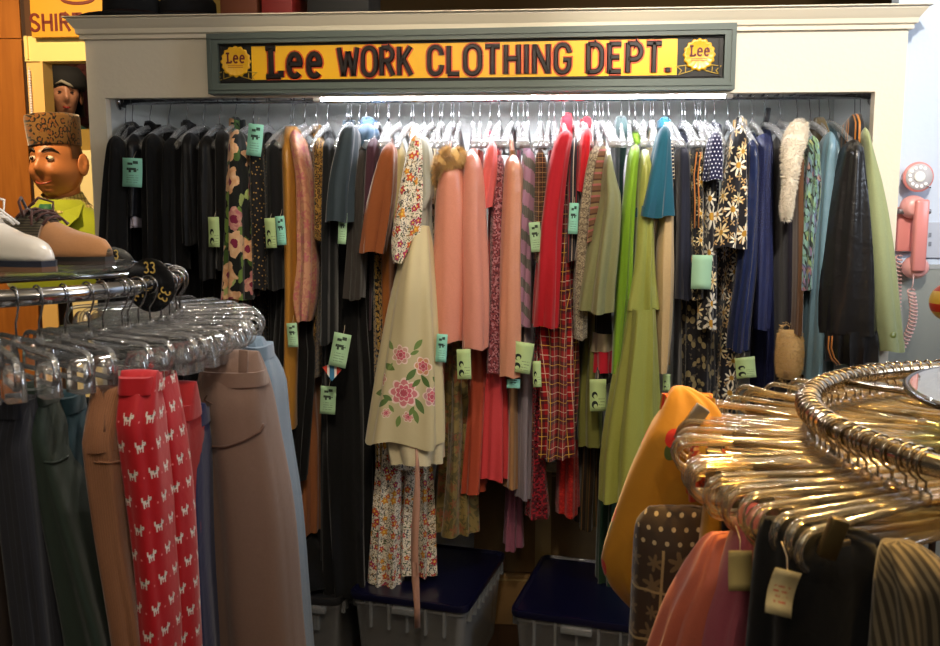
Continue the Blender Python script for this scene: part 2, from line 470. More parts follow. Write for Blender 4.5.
def pt_leopard(c_mid, c_spot, sc=52.0):
    def f(nt, U, V, b):
        w = noise(nt, comb(nt, U, V), 60.0, 2.0) * .5
        d, c, _ = vor(nt, comb(nt, U * sc + w, V * sc + w), 1.0)
        k = mixc(nt, d < .28, b, hx(c_mid)); return mixc(nt, (d > .26) * (d < .5) * (noise(nt, comb(nt, U, V), sc * 2.2, 2.0) > .44), k, hx(c_spot))
    return f
def pt_tweed(c2, c3, sc=260.0):
    def f(nt, U, V, b):
        d, c, _ = vor(nt, comb(nt, U * sc, V * sc), .9)
        r, g, bb = sep(nt, c)
        n = ((V / .022 + 40.0).fr() - .5).ab() * 2.0
        k = mixc(nt, r > .55, b, hx(c2)); k = mixc(nt, (g + n * .5) > .95, k, hx(c3))
        return {'c': k, 'h': d * .004}
    return f
def pt_sequin(c2, sc=170.0):
    def f(nt, U, V, b):
        d, c, _ = vor(nt, comb(nt, U * sc, V * sc), .4)
        r, g, bb = sep(nt, c)
        return {'c': mixc(nt, r > .55, b, hx(c2)), 'rough': g * .35 + .2, 'metal': .7, 'h': (r - .5) * .003 + d * .004}
    return f
def pt_holo(nt, U, V, b):
    w = noise(nt, comb(nt, U, V), 14.0, 2.0, .8)
    d, c, _ = vor(nt, comb(nt, U * 110.0 + w * 6.0, V * 46.0 + U * 40.0), 1.0)
    r, g, bb = sep(nt, c)
    q = (r * .45 + w * 1.3).fr()
    k = ramp(nt, q, [(0, hx('4a6a5c')), (.2, hx('8aa878')), (.38, hx('b8aa70')), (.55, hx('a0707a')), (.72, hx('5f6a90')), (.88, hx('789c94'))], 'LINEAR')
    return {'c': mixc(nt, d > .55, k, hx('26302c')), 'rough': .28, 'metal': .75, 'h': r * .006}
def pt_ikat(c2, c3):
    def f(nt, U, V, b):
        n = noise(nt, comb(nt, U, V), 90.0, 2.0) * .25
        q = ((V + U * .55) / .075 + n + 30.0).fr()
        return mixc(nt, q < .42, b, mixc(nt, ((U * 900.0).sin() > 0.0) * .5, hx(c2), hx(c3)))
    return f
def pt_dogs(nt, U, V, b):
    """small white terriers in staggered rows on red"""
    su, sv = U / .043 + 40.5, V / .05 + 40.0
    ro = sv.op('FLOOR'); x = ((su + ro * .5).fr() - .5) * 1.3; y = (sv.fr() - .5) * 1.3
    def rect(x0, x1, y0, y1): return (x > x0) * (x < x1) * (y > y0) * (y < y1)
    m = rect(-.24, .2, -.02, .17)
    for r in ((-.22, -.14, -.2, 0), (.1, .18, -.2, 0), (-.06, 0.0, -.16, 0), (.12, .34, .1, .27), (.14, .2, .25, .36), (-.31, -.22, .1, .33)):
        m = m.mx(rect(*r))
    e = rect(.22, .26, .18, .23).mx(rect(.3, .35, .1, .16)).mx(rect(-.04, .08, .06, .17))
    k = mixc(nt, m, b, hx('d9cfc4')); k = mixc(nt, e * .8, k, hx('3a2a28'))
    x2, y2 = (su + ro * .5 + .5).fr() - .5, (sv + .06).fr() - .5
    return mixc(nt, (x2 * x2 + y2 * y2) < .0016, k, hx('d98080'))
def pt_bandana(nt, U, V, b):
    su, sv = U / .02 + 40.0, V / .02 + 40.0
    x, y = (su + sv.op('FLOOR') * .5).fr() - .5, sv.fr() - .5
    dots = (x * x + y * y) < .03
    gu, gv = (U / .085 + 40.3).fr(), (V / .085 + 40.35).fr()
    a, ac, _, _, r = flowers(nt, U, V, 24.0, 6.0, .45, .1, 3.0, .3)
    z = V > 1.06
    c = mixc(nt, dots * .75 * z, b, hx('c8b48c'))
    line = ((gu - .5).ab() > .475).mx((gv - .5).ab() > .475) * (V < 1.06)
    c = mixc(nt, a * (V < 1.06) * .55, c, hx('8a7450'))
    return mixc(nt, line * .8, c, hx('b09a6a'))
def pt_buds(nt, U, V, b):
    d, c, p = vor(nt, comb(nt, U * 7.5 + 1.3, V * 7.5 + .4), .7)
    px, py, _ = sep(nt, p); dx, dy = U * 7.5 + 1.3 - px, V * 7.5 + .4 - py
    red = (dx * dx + dy * dy * .8) < .012
    leaf = (dx * dx * 2.0 + (dy + .17) * (dy + .17)) < .016
    k = mixc(nt, leaf, b, hx('4a5a2a')); return mixc(nt, red, k, hx('c0281e'))
def pt_rose(spots):
    """embroidered flowers at chosen places of the skirt: (u, v, radius, colour, petals)"""
    def f(nt, U, V, b):
        n = noise(nt, comb(nt, U, V), 30.0, 2.0, 1.0)
        c = mixc(nt, n * .35, b, hx('cdbd94'))
        for (u0, v0, r0, cc, pe, kind) in spots:
            dx, dy = U - u0, V - v0
            r = mth(nt, 'SQRT', dx * dx + dy * dy); a = mth(nt, 'ARCTAN2', dy, dx)
            if kind == 'leaf':
                ang = pe; ca, sa = math.cos(ang), math.sin(ang)
                lx, ly = dx * ca + dy * sa, dy * ca - dx * sa
                q = (ly.ab() + lx * lx * (1.0 / r0) * .55) < r0 * .3
                c = mixc(nt, q, c, hx(cc)); continue
            for k, (s, col) in enumerate(((1.0, cc), (.62, 'd9687a'), (.3, 'c05062'))):
                pr = ((a * pe + k * 1.3).cos().ab() * .28 + .76) * r0 * s
                c = mixc(nt, (r < pr) * .95, c, hx('f6dcd4')); c = mixc(nt, r < pr * .86, c, hx(col))
        return c
    return f
def pt_pin(c2, p=.012):
    def f(nt, U, V, b): return mixc(nt, ((U / p + 40.0).fr() < .1) * .5, b, hx(c2))
    return f
def pt_corduroy(nt, U, V, b):
    q = (U / .004 + 40.0).fr()
    return {'c': mixc(nt, (q < .35) * .35, b, tuple(x * .5 for x in b[:3]) + (1,)), 'h': (q - .5).ab() * .0025}
def pt_lace(c2, sc=70.0):
    def f(nt, U, V, b):
        n = noise(nt, comb(nt, U, V), sc, 3.0, 2.0)
        return {'c': mixc(nt, (n > .55) * .8, b, hx(c2)), 'h': n * .006}
    return f
def pt_speck(c2, sc=240.0, th=.12):
    def f(nt, U, V, b):
        d, c, _ = vor(nt, comb(nt, U * sc, V * sc), 1.0); return mixc(nt, d < th, b, hx(c2))
    return f
def pt_tagprint(nt, U, V, b):
    """dark little print of a shop ticket; U, V run 0..1 over the card"""
    def rect(x0, x1, y0, y1): return (U > x0) * (U < x1) * (V > y0) * (V < y1)
    n = noise(nt, comb(nt, U, V), 9.0, 2.0)
    m = rect(.24, .5, .76, .84).mx(rect(.52, .78, .8, .9)).mx(rect(.2, .8, .58, .66) * (n > .42)).mx(rect(.3, .42, .5, .66)).mx(rect(.55, .7, .52, .62))
    t = rect(.2, .8, .12, .44) * ((V * 13.0).fr() < .32) * (n > .4)
    c = mixc(nt, m * .92, b, hx('18221e')); return mixc(nt, t * .5, c, hx('2a3a30'))
def pt_tagfaces(nt, U, V, b):
    def disc(x, y, r): return ((U - x) * (U - x) + (V - y) * (V - y) * 2.6) < r * r
    m = disc(.3, .5, .17).mx(disc(.3, .2, .19)); i = disc(.33, .46, .1).mx(disc(.34, .15, .11))
    n = noise(nt, comb(nt, U, V), 12.0, 2.0)
    t = (U > .52) * (U < .9) * (V < .4) * (V > .1) * ((V * 11.0).fr() < .3) * (n > .42)
    c = mixc(nt, m, b, hx('1c2620')); c = mixc(nt, i, c, b); return mixc(nt, t * .55, c, hx('2a3a30'))
# ---------------------------------------------------------------- fabrics
def CM(*a, **k): return cloth_mat(*a, **k)
def solid(n, c, **k): return CM(n, c, **k)
M_black = [CM('black wool', '08080a', rough=.95, sheen=.15, wr=.4), CM('black rayon', '0a0a0d', rough=.6, sheen=.1, wr=.5),
           CM('black velvet', '070709', rough=.9, sheen=.25, wr=.4), CM('black satin', '0d0d13', rough=.35, sheen=.1, wr=.6, spec=.5)]
def satin(n, c, r=.33, **k): return CM(n, c, rough=r, sheen=.15, spec=.6, wr=.5, aniso=.3, **k)
M = dict(
 tropical=CM('tropical print', '10120f', pat=pt_tropical), calico=CM('calico print', 'e6dcc8', pat=pt_calico),
 golddot=CM('gold flecked black', '121012', pat=pt_speck('b08a48', 60.0, .14)),
 amber=satin('amber satin', 'b07a2e'), brocade_pink=CM('pink brocade', 'c08a6a', rough=.5, pat=pt_brocade('a86458', 'b5486a', 26.0, .6)),
 leopard=CM('leopard print', '9a7434', pat=pt_leopard('7a5424', '17110b', 85.0)), slate=CM('slate wool', '121417'),
 teal_char=CM('charcoal blue rayon', '2a3740', rough=.7), denim=CM('blue chambray', '46607a', rough=.9),
 taupe=CM('taupe gabardine', '383330', rough=.9), plum=CM('plum knit', '40212e'), rust=CM('rust velvet', '8a4a22', sheen=.6, wr=.5),
 rust_low=satin('copper satin', '9a5a24', .45), goldblack=CM('gold and black weave', '1a140e', pat=pt_leopard('a8843f', 'b8924a', 90.0)),
 straw=CM('straw cotton', 'b9a878'), organza=CM('sheer grey organza', 'b8b8aa', rough=.6, alpha=.78),
 creamblack=CM('cream print', 'cabb90', pat=pt_leaves('3a3528', '3a3528', 24.0)),
 pinksatin=satin('pink satin', 'd98e78', .3), pinksatin2=satin('rose satin', 'd8907e', .3), coral=CM('coral crepe', 'd9605c', rough=.6),
 hotpink=satin('hot pink satin', 'd84068', .4), boucle=CM('pink boucle', '8a4048', pat=pt_tweed('b8808a', '5a2430', 210.0)),
 peach=satin('peach satin', 'd49478', .32), ikat=CM('lavender ikat', 'a47a94', rough=.6, pat=pt_ikat('5c5a56', '77746c')),
 brownplaid=CM('brown plaid', '5a3a2a', pat=pt_plaid('b08050', '2a1a14', 'c8a070', .03)), red=CM('red knit', 'b01020', rough=.8, sheen=.2),
 redstripe=CM('dark striped rayon', '22161c', pat=pt_stripes([(3, '1d1620'), (1, '8a1622'), (2, '22222e'), (.6, 'b0a090')], .03)),
 redblouse=CM('scarlet cotton', 'c01824'), tartan=CM('red tartan', 'a8141c', pat=pt_plaid('e0b040', '12101c', 'd8c8b0', .06)),
 oat=CM('oat tweed', '8a7c68', pat=pt_tweed('a89a80', '6a5c4c', 300.0)), pinkbrown=CM('brown and rose stripe', '6a4a36', pat=pt_stripes([(2, '6a4a34'), (1, '9a5a58'), (1.4, '7a6a48'), (.8, '4a3024')], .035, True)),
 sage=satin('sage silk', '83845a', .45), tealvelvet=CM('bottle teal velvet', '0c2c2c', sheen=.4), band=CM('banded knit', '141214', pat=pt_stripes([(1, '141214')], .1)),
 olive=satin('olive satin', '7a7a3c', .4), lime=CM('lime crepe', '7da828', rough=.6), limesatin=satin('lime taffeta', '9ea24e', .4),
 ivory=CM('ivory cotton', 'cdb493'), teal=CM('teal twill', '1a5468', rough=.9), cream=CM('cream wool', 'c4a77a', rough=.95),
 navytrim=CM('navy striped trim', '1e1c2a', pat=pt_stripes([(3, '1e1c2a'), (1, 'd8c8a8')], .011, True)), blackfloral=CM('black floral', '131216', pat=pt_daisy('9a865c', '6a5a3c', 22.0, .4)),
 polka=CM('navy polka dot', '1a1a3c', pat=pt_dots('d8d8e6', .012, .2)), whiteflower=CM('white flowers on black', '14141c', pat=pt_daisy('d8d2c4', 'a8a090', 12.0, .5)),
 brush=CM('brush print', '14131a', pat=pt_leaves('8a7c58', '5a5040', 26.0)), daisy=CM('daisy print', '17151c', pat=pt_daisy()),
 navysatin=satin('navy satin', '1c2850', .27), royal=CM('royal navy glitter', '0b0f30', rough=.6, sheen=0, pat=pt_speck('5a68b0', 300.0, .16)),
 purple=CM('dark purple knit', '150f1e'), brownfur=CM('brown suede', '5a3c24', sheen=.4), holo=CM('holographic lame', '6a8a7a', pat=pt_holo, wr=.6),
 olivebrown=CM('olive brown velvet', '5f4f28', sheen=.5), skysatin=satin('pale blue satin', '6f8fa0', .36),
 leather=CM('black leather', '1c1a1a', rough=.3, sheen=0, spec=.7, wr=.45), trim_or=CM('orange trim', 'b06a28'), leathercollar=CM('leather collar stripe', '141417', rough=.5, pat=pt_stripes([(5, '141417'), (1, 'b8742c'), (1.2, '141417'), (1, 'b8742c')], .05)),
 suede=CM('lime suede', '9ea67a', rough=.95, sheen=.3), lavlining=satin('lavender lining', 'b4acbe'),
 organzadress=None, underskirt=satin('cream lining', 'd8cba8', .4), sash=satin('pink ribbon', 'b98a74', .4),
 goldbrocade=CM('gold brocade', '7e6a3a', rough=.6, pat=pt_brocade('4a4424', '8a4a30', 22.0, .75)), rustsatin=satin('rust satin', 'b04a30', .4),
 coralsatin=satin('coral satin', 'd9484c', .35), tan=CM('tan crepe', 'a5784c'), lavgrey=satin('lavender grey satin', '8f8590', .4),
 mauve=satin('mauve pink satin', '9a5a70', .4), maroonseq=CM('maroon sequins', '4a0c14', pat=pt_sequin('a02030')), redlace=CM('red lace', 'a01818', pat=pt_lace('d03024')),
 darkstripe=CM('dark striped silk', '2a2416', rough=.5, pat=pt_stripes([(2, '241c12'), (1, '4a3820'), (1, '2a2a14'), (.6, '6a4a26')], .03)), forest=CM('forest green', '12301c'),
 fur_tan=CM('tan fur', 'dcb474', rough=.9, sheen=.5), fur_white=CM('cream fur', 'e4d8c4', rough=.9, sheen=.5), fur_cuff=CM('honey fur', 'd2ac70', rough=.9, sheen=.5),
 navy=CM('navy gabardine', '181b2c'), coppertrouser=CM('copper brown twill', '9a5e36', rough=.8),
)
M_band_a, M_band_b = CM('beige wool', 'b4a284'), CM('scarlet wool', 'c81c30')
M['organzadress'] = CM('embroidered organza', 'cfc29a', rough=.6, sheen=.3, alpha=.88, pat=pt_rose([
 (-.008, 1.02, .048, 'd98086', 4.0, 'rose'), (.05, 1.11, .03, 'd99a74', 3.0, 'rose'), (-.025, 1.14, .032, 'd0a092', 3.5, 'rose'), (.085, 1.02, .032, 'cf9aa0', 3.0, 'rose'), (-.09, 1.06, .022, 'd09878', 3.0, 'rose'), (.01, .945, .018, 'd09a88', 3.0, 'rose'), (-.06, .95, .016, 'd0a088', 3.0, 'rose'),
 (.03, 1.175, .03, '6f8a48', .9, 'leaf'), (-.07, 1.17, .03, '76904e', 2.4, 'leaf'), (.045, .985, .036, '5a7840', 2.2, 'leaf'), (-.065, 1.1, .034, '5f7a3a', 2.7, 'leaf'), (-.075, .985, .034, '5a7840', .5, 'leaf'), (.035, .95, .03, '6a8444', 1.9, 'leaf'), (.012, 1.08, .034, '5a7840', .9, 'leaf'), (.06, 1.065, .032, '4f6f36', 2.3, 'leaf'), (-.115, 1.02, .036, '5f7a3a', .2, 'leaf'), (-.02, .925, .028, '76904e', 1.4, 'leaf'),
 (.03, 1.055, .026, '5f7a3a', .8, 'leaf'), (-.06, 1.0, .026, '5a7840', 2.6, 'leaf'), (.02, .965, .024, '6a8444', 1.2, 'leaf'), (-.045, .965, .02, '76904e', 2.2, 'leaf'),
 (.02, 1.15, .022, '6f8a48', .4, 'leaf'), (-.1, 1.01, .024, '6a8444', .3, 'leaf'), (.095, 1.07, .022, '5f7a3a', 2.4, 'leaf'), (-.06, 1.1, .02, '76904e', 1.0, 'leaf')]))
M_wire = plain('hanger wire', '9a9a9c', rough=.25, metal=1.0)
M_chrome = plain('chrome', 'c8c8cc', rough=.14, metal=1.0)
M_brass = plain('aged chrome', 'bcae98', rough=.18, metal=1.0)
M_clear = clear_mat('clear plastic', 'ffffff', .045, 1.3, .1); M_glow = clear_mat('clear plastic with painted glow', 'ffffff', .16, .8, .12); M_clear2 = clear_mat('clear plastic with warm light tint', 'fff4d8', .05, 1.5, .1)  # second copy whitened for the alcove glow, third tinted for the warm light
M_tag = [CM('mint ticket', 'a9cfa6', rough=.8, sheen=0, wr=0, pat=pt_tagprint), CM('yellow green ticket', 'b4cb8e', rough=.8, sheen=0, wr=0, pat=pt_tagfaces),
         CM('turquoise ticket', '8fd0bc', rough=.8, sheen=0, wr=0, pat=pt_tagprint)]
# ---------------------------------------------------------------- the room
YB, YI, YR = 2.90, 3.46, 3.06            # front of the alcove cabinet, its back, the clothes rail
def wallpaint(name, c, sc=3.0, v=.12):
    return plain(name, c, rough=.75, bump=.12, bs=60.0)
m_cream = wallpaint('cream painted plaster', 'ddd3c0')
m_trim = plain('cream gloss paint', 'd6ccb8', rough=.45)
m_inner = wallpaint('pale alcove paint', 'e6e8e4')
m_blue = wallpaint('pale blue paint', 'c3cfe0')
def mk_wood():
    m, nt, b = new_mat('amber wood panel'); tc = nt.nodes.new('ShaderNodeTexCoord')
    x, y, z = sep(nt, X(nt, tc.outputs['Object']))
    n = noise(nt, comb(nt, x * 14.0, y * 14.0, z * 1.2), 3.0, 4.0, .6)
    setin(nt, b.inputs['Base Color'], mixc(nt, n, hx('b0702c'), hx('7c4616'))); b.inputs['Roughness'].default_value = .4
    return m
m_wood = mk_wood()
def mk_floor():
    m, nt, b = new_mat('dark boards'); tc = nt.nodes.new('ShaderNodeTexCoord')
    x, y, z = sep(nt, X(nt, tc.outputs['Object']))
    p = (x / .12 + 50.0).fr(); n = noise(nt, comb(nt, x * 12.0, y * 1.5, 0.0), 3.0, 4.0)
    c = mixc(nt, n, hx('3a2616'), hx('22160c')); setin(nt, b.inputs['Base Color'], mixc(nt, p < .02, c, hx('080604')))
    b.inputs['Roughness'].default_value = .45; return m
m_floor = mk_floor()
struct('floor', MB().box((-4, -1.5, -.06), (3.4, 5.6, 0)), m_floor, smooth=False)
struct('ceiling', MB().box((-4, -1.5, 3.0), (3.4, 5.6, 3.06)), plain('ceiling paint', 'cfc4ae', rough=.9), smooth=False)
struct('wall_back', MB().box((-4, 5.5, 0), (3.4, 5.56, 3.0)), plain('back wall paint', '6a5230', rough=.9), smooth=False)
xl, xr = P(88, 100, YB).x, P(901, 150, YB).x           # cabinet front
ol, orr = P(108, 150, YB).x, P(872, 150, YB).x         # opening
zt, zo = P(470, 11, YB - .05).z - .02, P(470, 95, YB).z            # top of the crown, top of the opening
fr = MB().box((xl, YB, zo), (xr, YB + .035, zt)).box((xl, YB, 0), (ol, YB + .035, zo)).box((orr, YB, 0), (xr, YB + .035, zo))
struct('wall_front', fr, m_cream, smooth=False)
ins = MB().box((xl, YB + .035, 0), (xl + .03, YI, zt)).box((xr - .03, YB + .035, 0), (xr, YI, zt))
ins.box((xl, YI, 0), (xr, YI + .03, zt)).box((xl + .03, YB + .035, zo + .12), (xr - .03, YI, zo + .14)).box((xl, YB, zt), (xr, YI + .03, zt + .02))
struct('wall_alcove', ins, m_inner, smooth=False)
# crown moulding: one profile along the front and round both ends
def crown():
    mb = MB(); zc = P(470, 31, YB).z - .012
    H = zt + .02 - zc
    prof = [(0, 0), (.012, 0), (.012, .012), (.02, .016), (.022, .03), (.028, .038), (.036, .05), (.04, .056), (.04, .062), (.048, .066), (.05, H), (0, H)]
    rings = []
    for (px, py, ox, oy) in ((xl, YI, -1, 0), (xl, YB, -1, -1), (xr, YB, 1, -1), (xr, YI, 1, 0)):
        rings.append([Vector((px + ox * d, py + oy * d, zc + h)) for d, h in prof])
    return mb.loft(rings)
struct('trim_1', crown(), m_trim, smooth=False)
YW = 2.985
struct('wall_right', MB().box((xr, YW, 0), (3.4, YW + .06, 3.0)), m_blue, smooth=False)
# grey metal wall plate behind the telephone and socket plate
pz0, pz1 = P(925, 620, YW).z, P(925, 268, YW).z
sp = thing('metal_sheet', 'brushed grey metal sheet covering the lower blue wall below the pink telephone', 'metal sheet', (P(905, 300, YW).x, YW, pz0))
MB().box((xr + .002, YW - .006, .0), (2.2, YW - .0005, pz1)).build('sheet', plain('brushed grey metal', 'a6aaa4', rough=.4, metal=.35, bump=.05), sp, smooth=False)
MB().box((xr + .002, YW - .009, pz1 - .002), (2.2, YW - .0005, pz1 + .012)).build('edge_strip', plain('pale strip', 'b8bcbc', rough=.4, metal=.4), sp, smooth=False)
a, b_ = P(926, 222, YW), P(962, 258, YW)
so = thing('socket_plate', 'pale grey socket plate on the blue wall beside the pink telephone handset', 'socket', ((a.x + b_.x) / 2, YW, (a.z + b_.z) / 2))
MB().box((a.x, YW - .008, b_.z), (b_.x, YW - .0005, a.z)).build('plate', plain('socket grey', 'b4bccb', rough=.4), so, smooth=False, bevel=.002)
for k in (0, 1):
    c = P(930, 235 + 9 * k, YW - .009); MB().box((c.x - .004, YW - .010, c.z - .007), (c.x + .004, YW - .0075, c.z + .007)).build('slot', plain('slot dark', '7a808c'), so, smooth=False)
# ---- amber corner on the far side: panel, post, header, niche
YP = 3.9
x28, x33, x50 = P(28, 150, YP).x, P(33, 150, YP).x, P(50, 150, YP).x
struct('wall_left', MB().box((-4, YP, P(10, 39, YP).z + .004), (x28, YP + .05, 3.0)).box((-4, YP, 0), (x28, YP + .05, P(10, 39, YP).z - .004)).box((-4, YP + .008, 0), (x28, YP + .05, 3.0)), m_wood, smooth=False)
m_cpost = plain('honey cream paint', 'e0bb76', rough=.4)
xe = P(150, 150, YP).x
struct('trim_2', MB().box((x28, YP + .01, 0), (x33, YP + .05, 3.0)), plain('dark reveal', '2c160a'), smooth=False)
struct('trim_3', MB().box((x33, YP - .01, 0), (x50, YP + .06, P(40, 62, YP).z)).box((x50 - .012, YP - .02, 0), (x50, YP - .01, P(40, 62, YP).z)), m_cpost, smooth=False)
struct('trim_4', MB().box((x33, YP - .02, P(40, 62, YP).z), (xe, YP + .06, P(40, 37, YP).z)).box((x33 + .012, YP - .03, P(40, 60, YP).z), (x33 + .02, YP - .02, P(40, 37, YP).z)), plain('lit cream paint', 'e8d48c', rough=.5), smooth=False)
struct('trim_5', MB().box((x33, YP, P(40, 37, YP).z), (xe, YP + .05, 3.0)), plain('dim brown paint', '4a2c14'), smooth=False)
struct('wall_niche', MB().box((x50, 4.75, 0), (xe + .3, 4.8, 3.0)).box((x50, YP + .06, 0), (xe, YP + .1, P(70, 128, YP).z)), plain('olive cream paint', '8a7436', rough=.8), smooth=False)
struct('trim_6', MB().box((x50, YP + .02, 0), (xe, YP + .06, P(70, 150, YP).z)), plain('pale yellow painted glow', 'eadfae', rough=.5), smooth=False)  # added panel; its pale colour stands in for the glow behind the bust
# sign SHIRTS
a, b_ = P(28, -28, YP - .06), P(118, 36, YP - .06)
sg = thing('shirts_sign', 'yellow hand painted board with red lettering reading SHIRTS above the niche', 'sign', ((a.x + b_.x) / 2, YP - .06, b_.z))
MB().box((a.x, YP - .06, b_.z), (b_.x, YP - .035, a.z)).build('board', plain('yellow board', 'c8941a', rough=.5), sg, smooth=False)
mb = MB(); to = lambda x, y, h: Vector((x, YP - .0605 - h, y))
q0, q1 = P(30.5, 31.5, YP - .06), P(94, 13, YP - .06)
lettering(mb, 'SHIRTS', to, q0.x, q0.z, q1.x, q1.z, .013, .002)
mb.build('lettering', plain('red brown letters', '641608', rough=.5), sg, smooth=False)
mb = MB(); q0, q1 = P(60, 4, YP - .06), P(95, -14, YP - .06)
lettering(mb, 'O', to, q0.x, q0.z, q1.x, q1.z, .014, .002)
mb.build('emblem', MATS['red brown letters'], sg, smooth=False)
# bead string
bs = thing('bead_string', 'string of white beads hanging beside the honey coloured post', 'beads', tuple(P(31, 75, YP - .015)))
mb = MB()
z0, z1 = P(31, 72, YP).z, P(31, 150, YP).z; n = 30
for i in range(n): mb.lathe([(0, -.006), (.005, -.004), (.0065, 0), (.005, .004), (0, .006)], (P(31, 90, YP - .014).x, YP - .02, z0 + (z1 - z0) * i / n), 8)
mb.tube([(P(31, 90, YP - .014).x, YP - .02, z0 + .02), (P(31, 90, YP - .014).x, YP - .02, z1)], .001, 5)
mb.build('beads', plain('white bead', 'e8e4f0', rough=.2), bs)
# ---------------------------------------------------------------- the big sign
YS = 2.845
A, B = P(207, 35, YS), P(736, 92, YS); A2, B2 = P(207, 92, YS), P(736, 23, YS)
xa, xb = P(207, 62, YS).x, P(736, 57, YS).x
zb = (P(207, 92, YS).z + P(736, 91, YS).z) / 2
zl, zr = P(207, 33.5, YS).z, P(736, 22.5, YS).z
sx = lambda u: P(u, 60, YS).x
sgn = thing('shop_sign', 'long embossed yellow sign reading Lee WORK CLOTHING DEPT. in a grey frame', 'sign', ((xa + xb) / 2, YS, zb))
zm = lambda x, t: zb + ((zl + (zr - zl) * (x - xa) / (xb - xa)) - zb) * t   # height at fraction t of the board
fw, fh = .034, .17
mb = MB()
def quadbar(pts, y0, y1, y0i=None):
    lo = [Vector((x, y0, z)) for x, z in pts]; hi = [Vector((x, y1, z)) for x, z in pts]
    mb.loft([hi, lo])
def fpt(x, t): return (x, zm(x, t))
xi, xj = xa + fw, xb - fw; m_grey = plain('grey green frame paint', '4c5752', rough=.5)
for pts in ([fpt(xa, 1), fpt(xb, 1), fpt(xj, 1 - fh), fpt(xi, 1 - fh)], [fpt(xa, 0), fpt(xi, fh), fpt(xj, fh), fpt(xb, 0)],
            [fpt(xa, 0), fpt(xa, 1), fpt(xi, 1 - fh), fpt(xi, fh)], [fpt(xb, 0), fpt(xj, fh), fpt(xj, 1 - fh), fpt(xb, 1)]):
    quadbar(pts, YS, YB - .001)
mb.build('frame', m_grey, sgn, smooth=False)
mb = MB()
k1 = .012
for (t0, t1) in ((.06, .1), (.9, .94)):
    quadbar([fpt(xa + .008, t0), fpt(xb - .008, t0), fpt(xb - .008, t1), fpt(xa + .008, t1)], YS - .004, YS)
for x0 in (xa + .008, xb - .014):
    quadbar([fpt(x0, .1), fpt(x0 + .006, .1), fpt(x0 + .006, .9), fpt(x0, .9)], YS - .004, YS)
mb.build('frame_bead', m_grey, sgn, smooth=False)
mb = MB(); quadbar([fpt(xi - .002, fh - .01), fpt(xj + .002, fh - .01), fpt(xj + .002, 1 - fh + .01), fpt(xi - .002, 1 - fh + .01)], YS + .018, YS + .03)
m_sb = plain('black enamel', '0f0a07', rough=.4, spec=.3); mb.build('panel', m_sb, sgn, smooth=False)
mb = MB(); xp, xq = sx(250), sx(678)
quadbar([fpt(xp, .235), fpt(xq, .235), fpt(xq, .79), fpt(xp, .79)], YS + .0165, YS + .0185)
m_yel = plain('yellow enamel', 'e8b008', rough=.35, spec=.4); mb.build('yellow_field', m_yel, sgn, smooth=False)
mb = MB()
for t0 in (.205, .8): quadbar([fpt(xi + .004, t0), fpt(xj - .004, t0), fpt(xj - .004, t0 + .02), fpt(xi + .004, t0 + .02)], YS + .013, YS + .0185)
for x0 in (xi + .008, xj - .014): quadbar([fpt(x0, .24), fpt(x0 + .004, .24), fpt(x0 + .004, .78), fpt(x0, .78)], YS + .013, YS + .0185)
mb.build('embossed_border', m_sb, sgn, smooth=False)
m_let = plain('dark maroon enamel', '140806', rough=.4, spec=.3); m_out = plain('red outline enamel', 'c0420c', rough=.35)
def sword(word, u0, u1, t0, t1, w):
    x0, x1 = sx(u0), sx(u1)
    def tz(x, y): return zm(x, y)
    for nm, ww, d, base, mt, sl in (('lettering_outline', w + .008, .0016, .0163, m_out, .1), ('lettering', w, .006, .0150, m_let, .45)):
        q = MB(); lettering(q, word, lambda x, y, h: Vector((x, YS + base - h, zm(x, y))), x0, t0, x1, t1, ww, d, slope=sl, gap=.16)
        q.build(nm, mt, sgn, smooth=False)
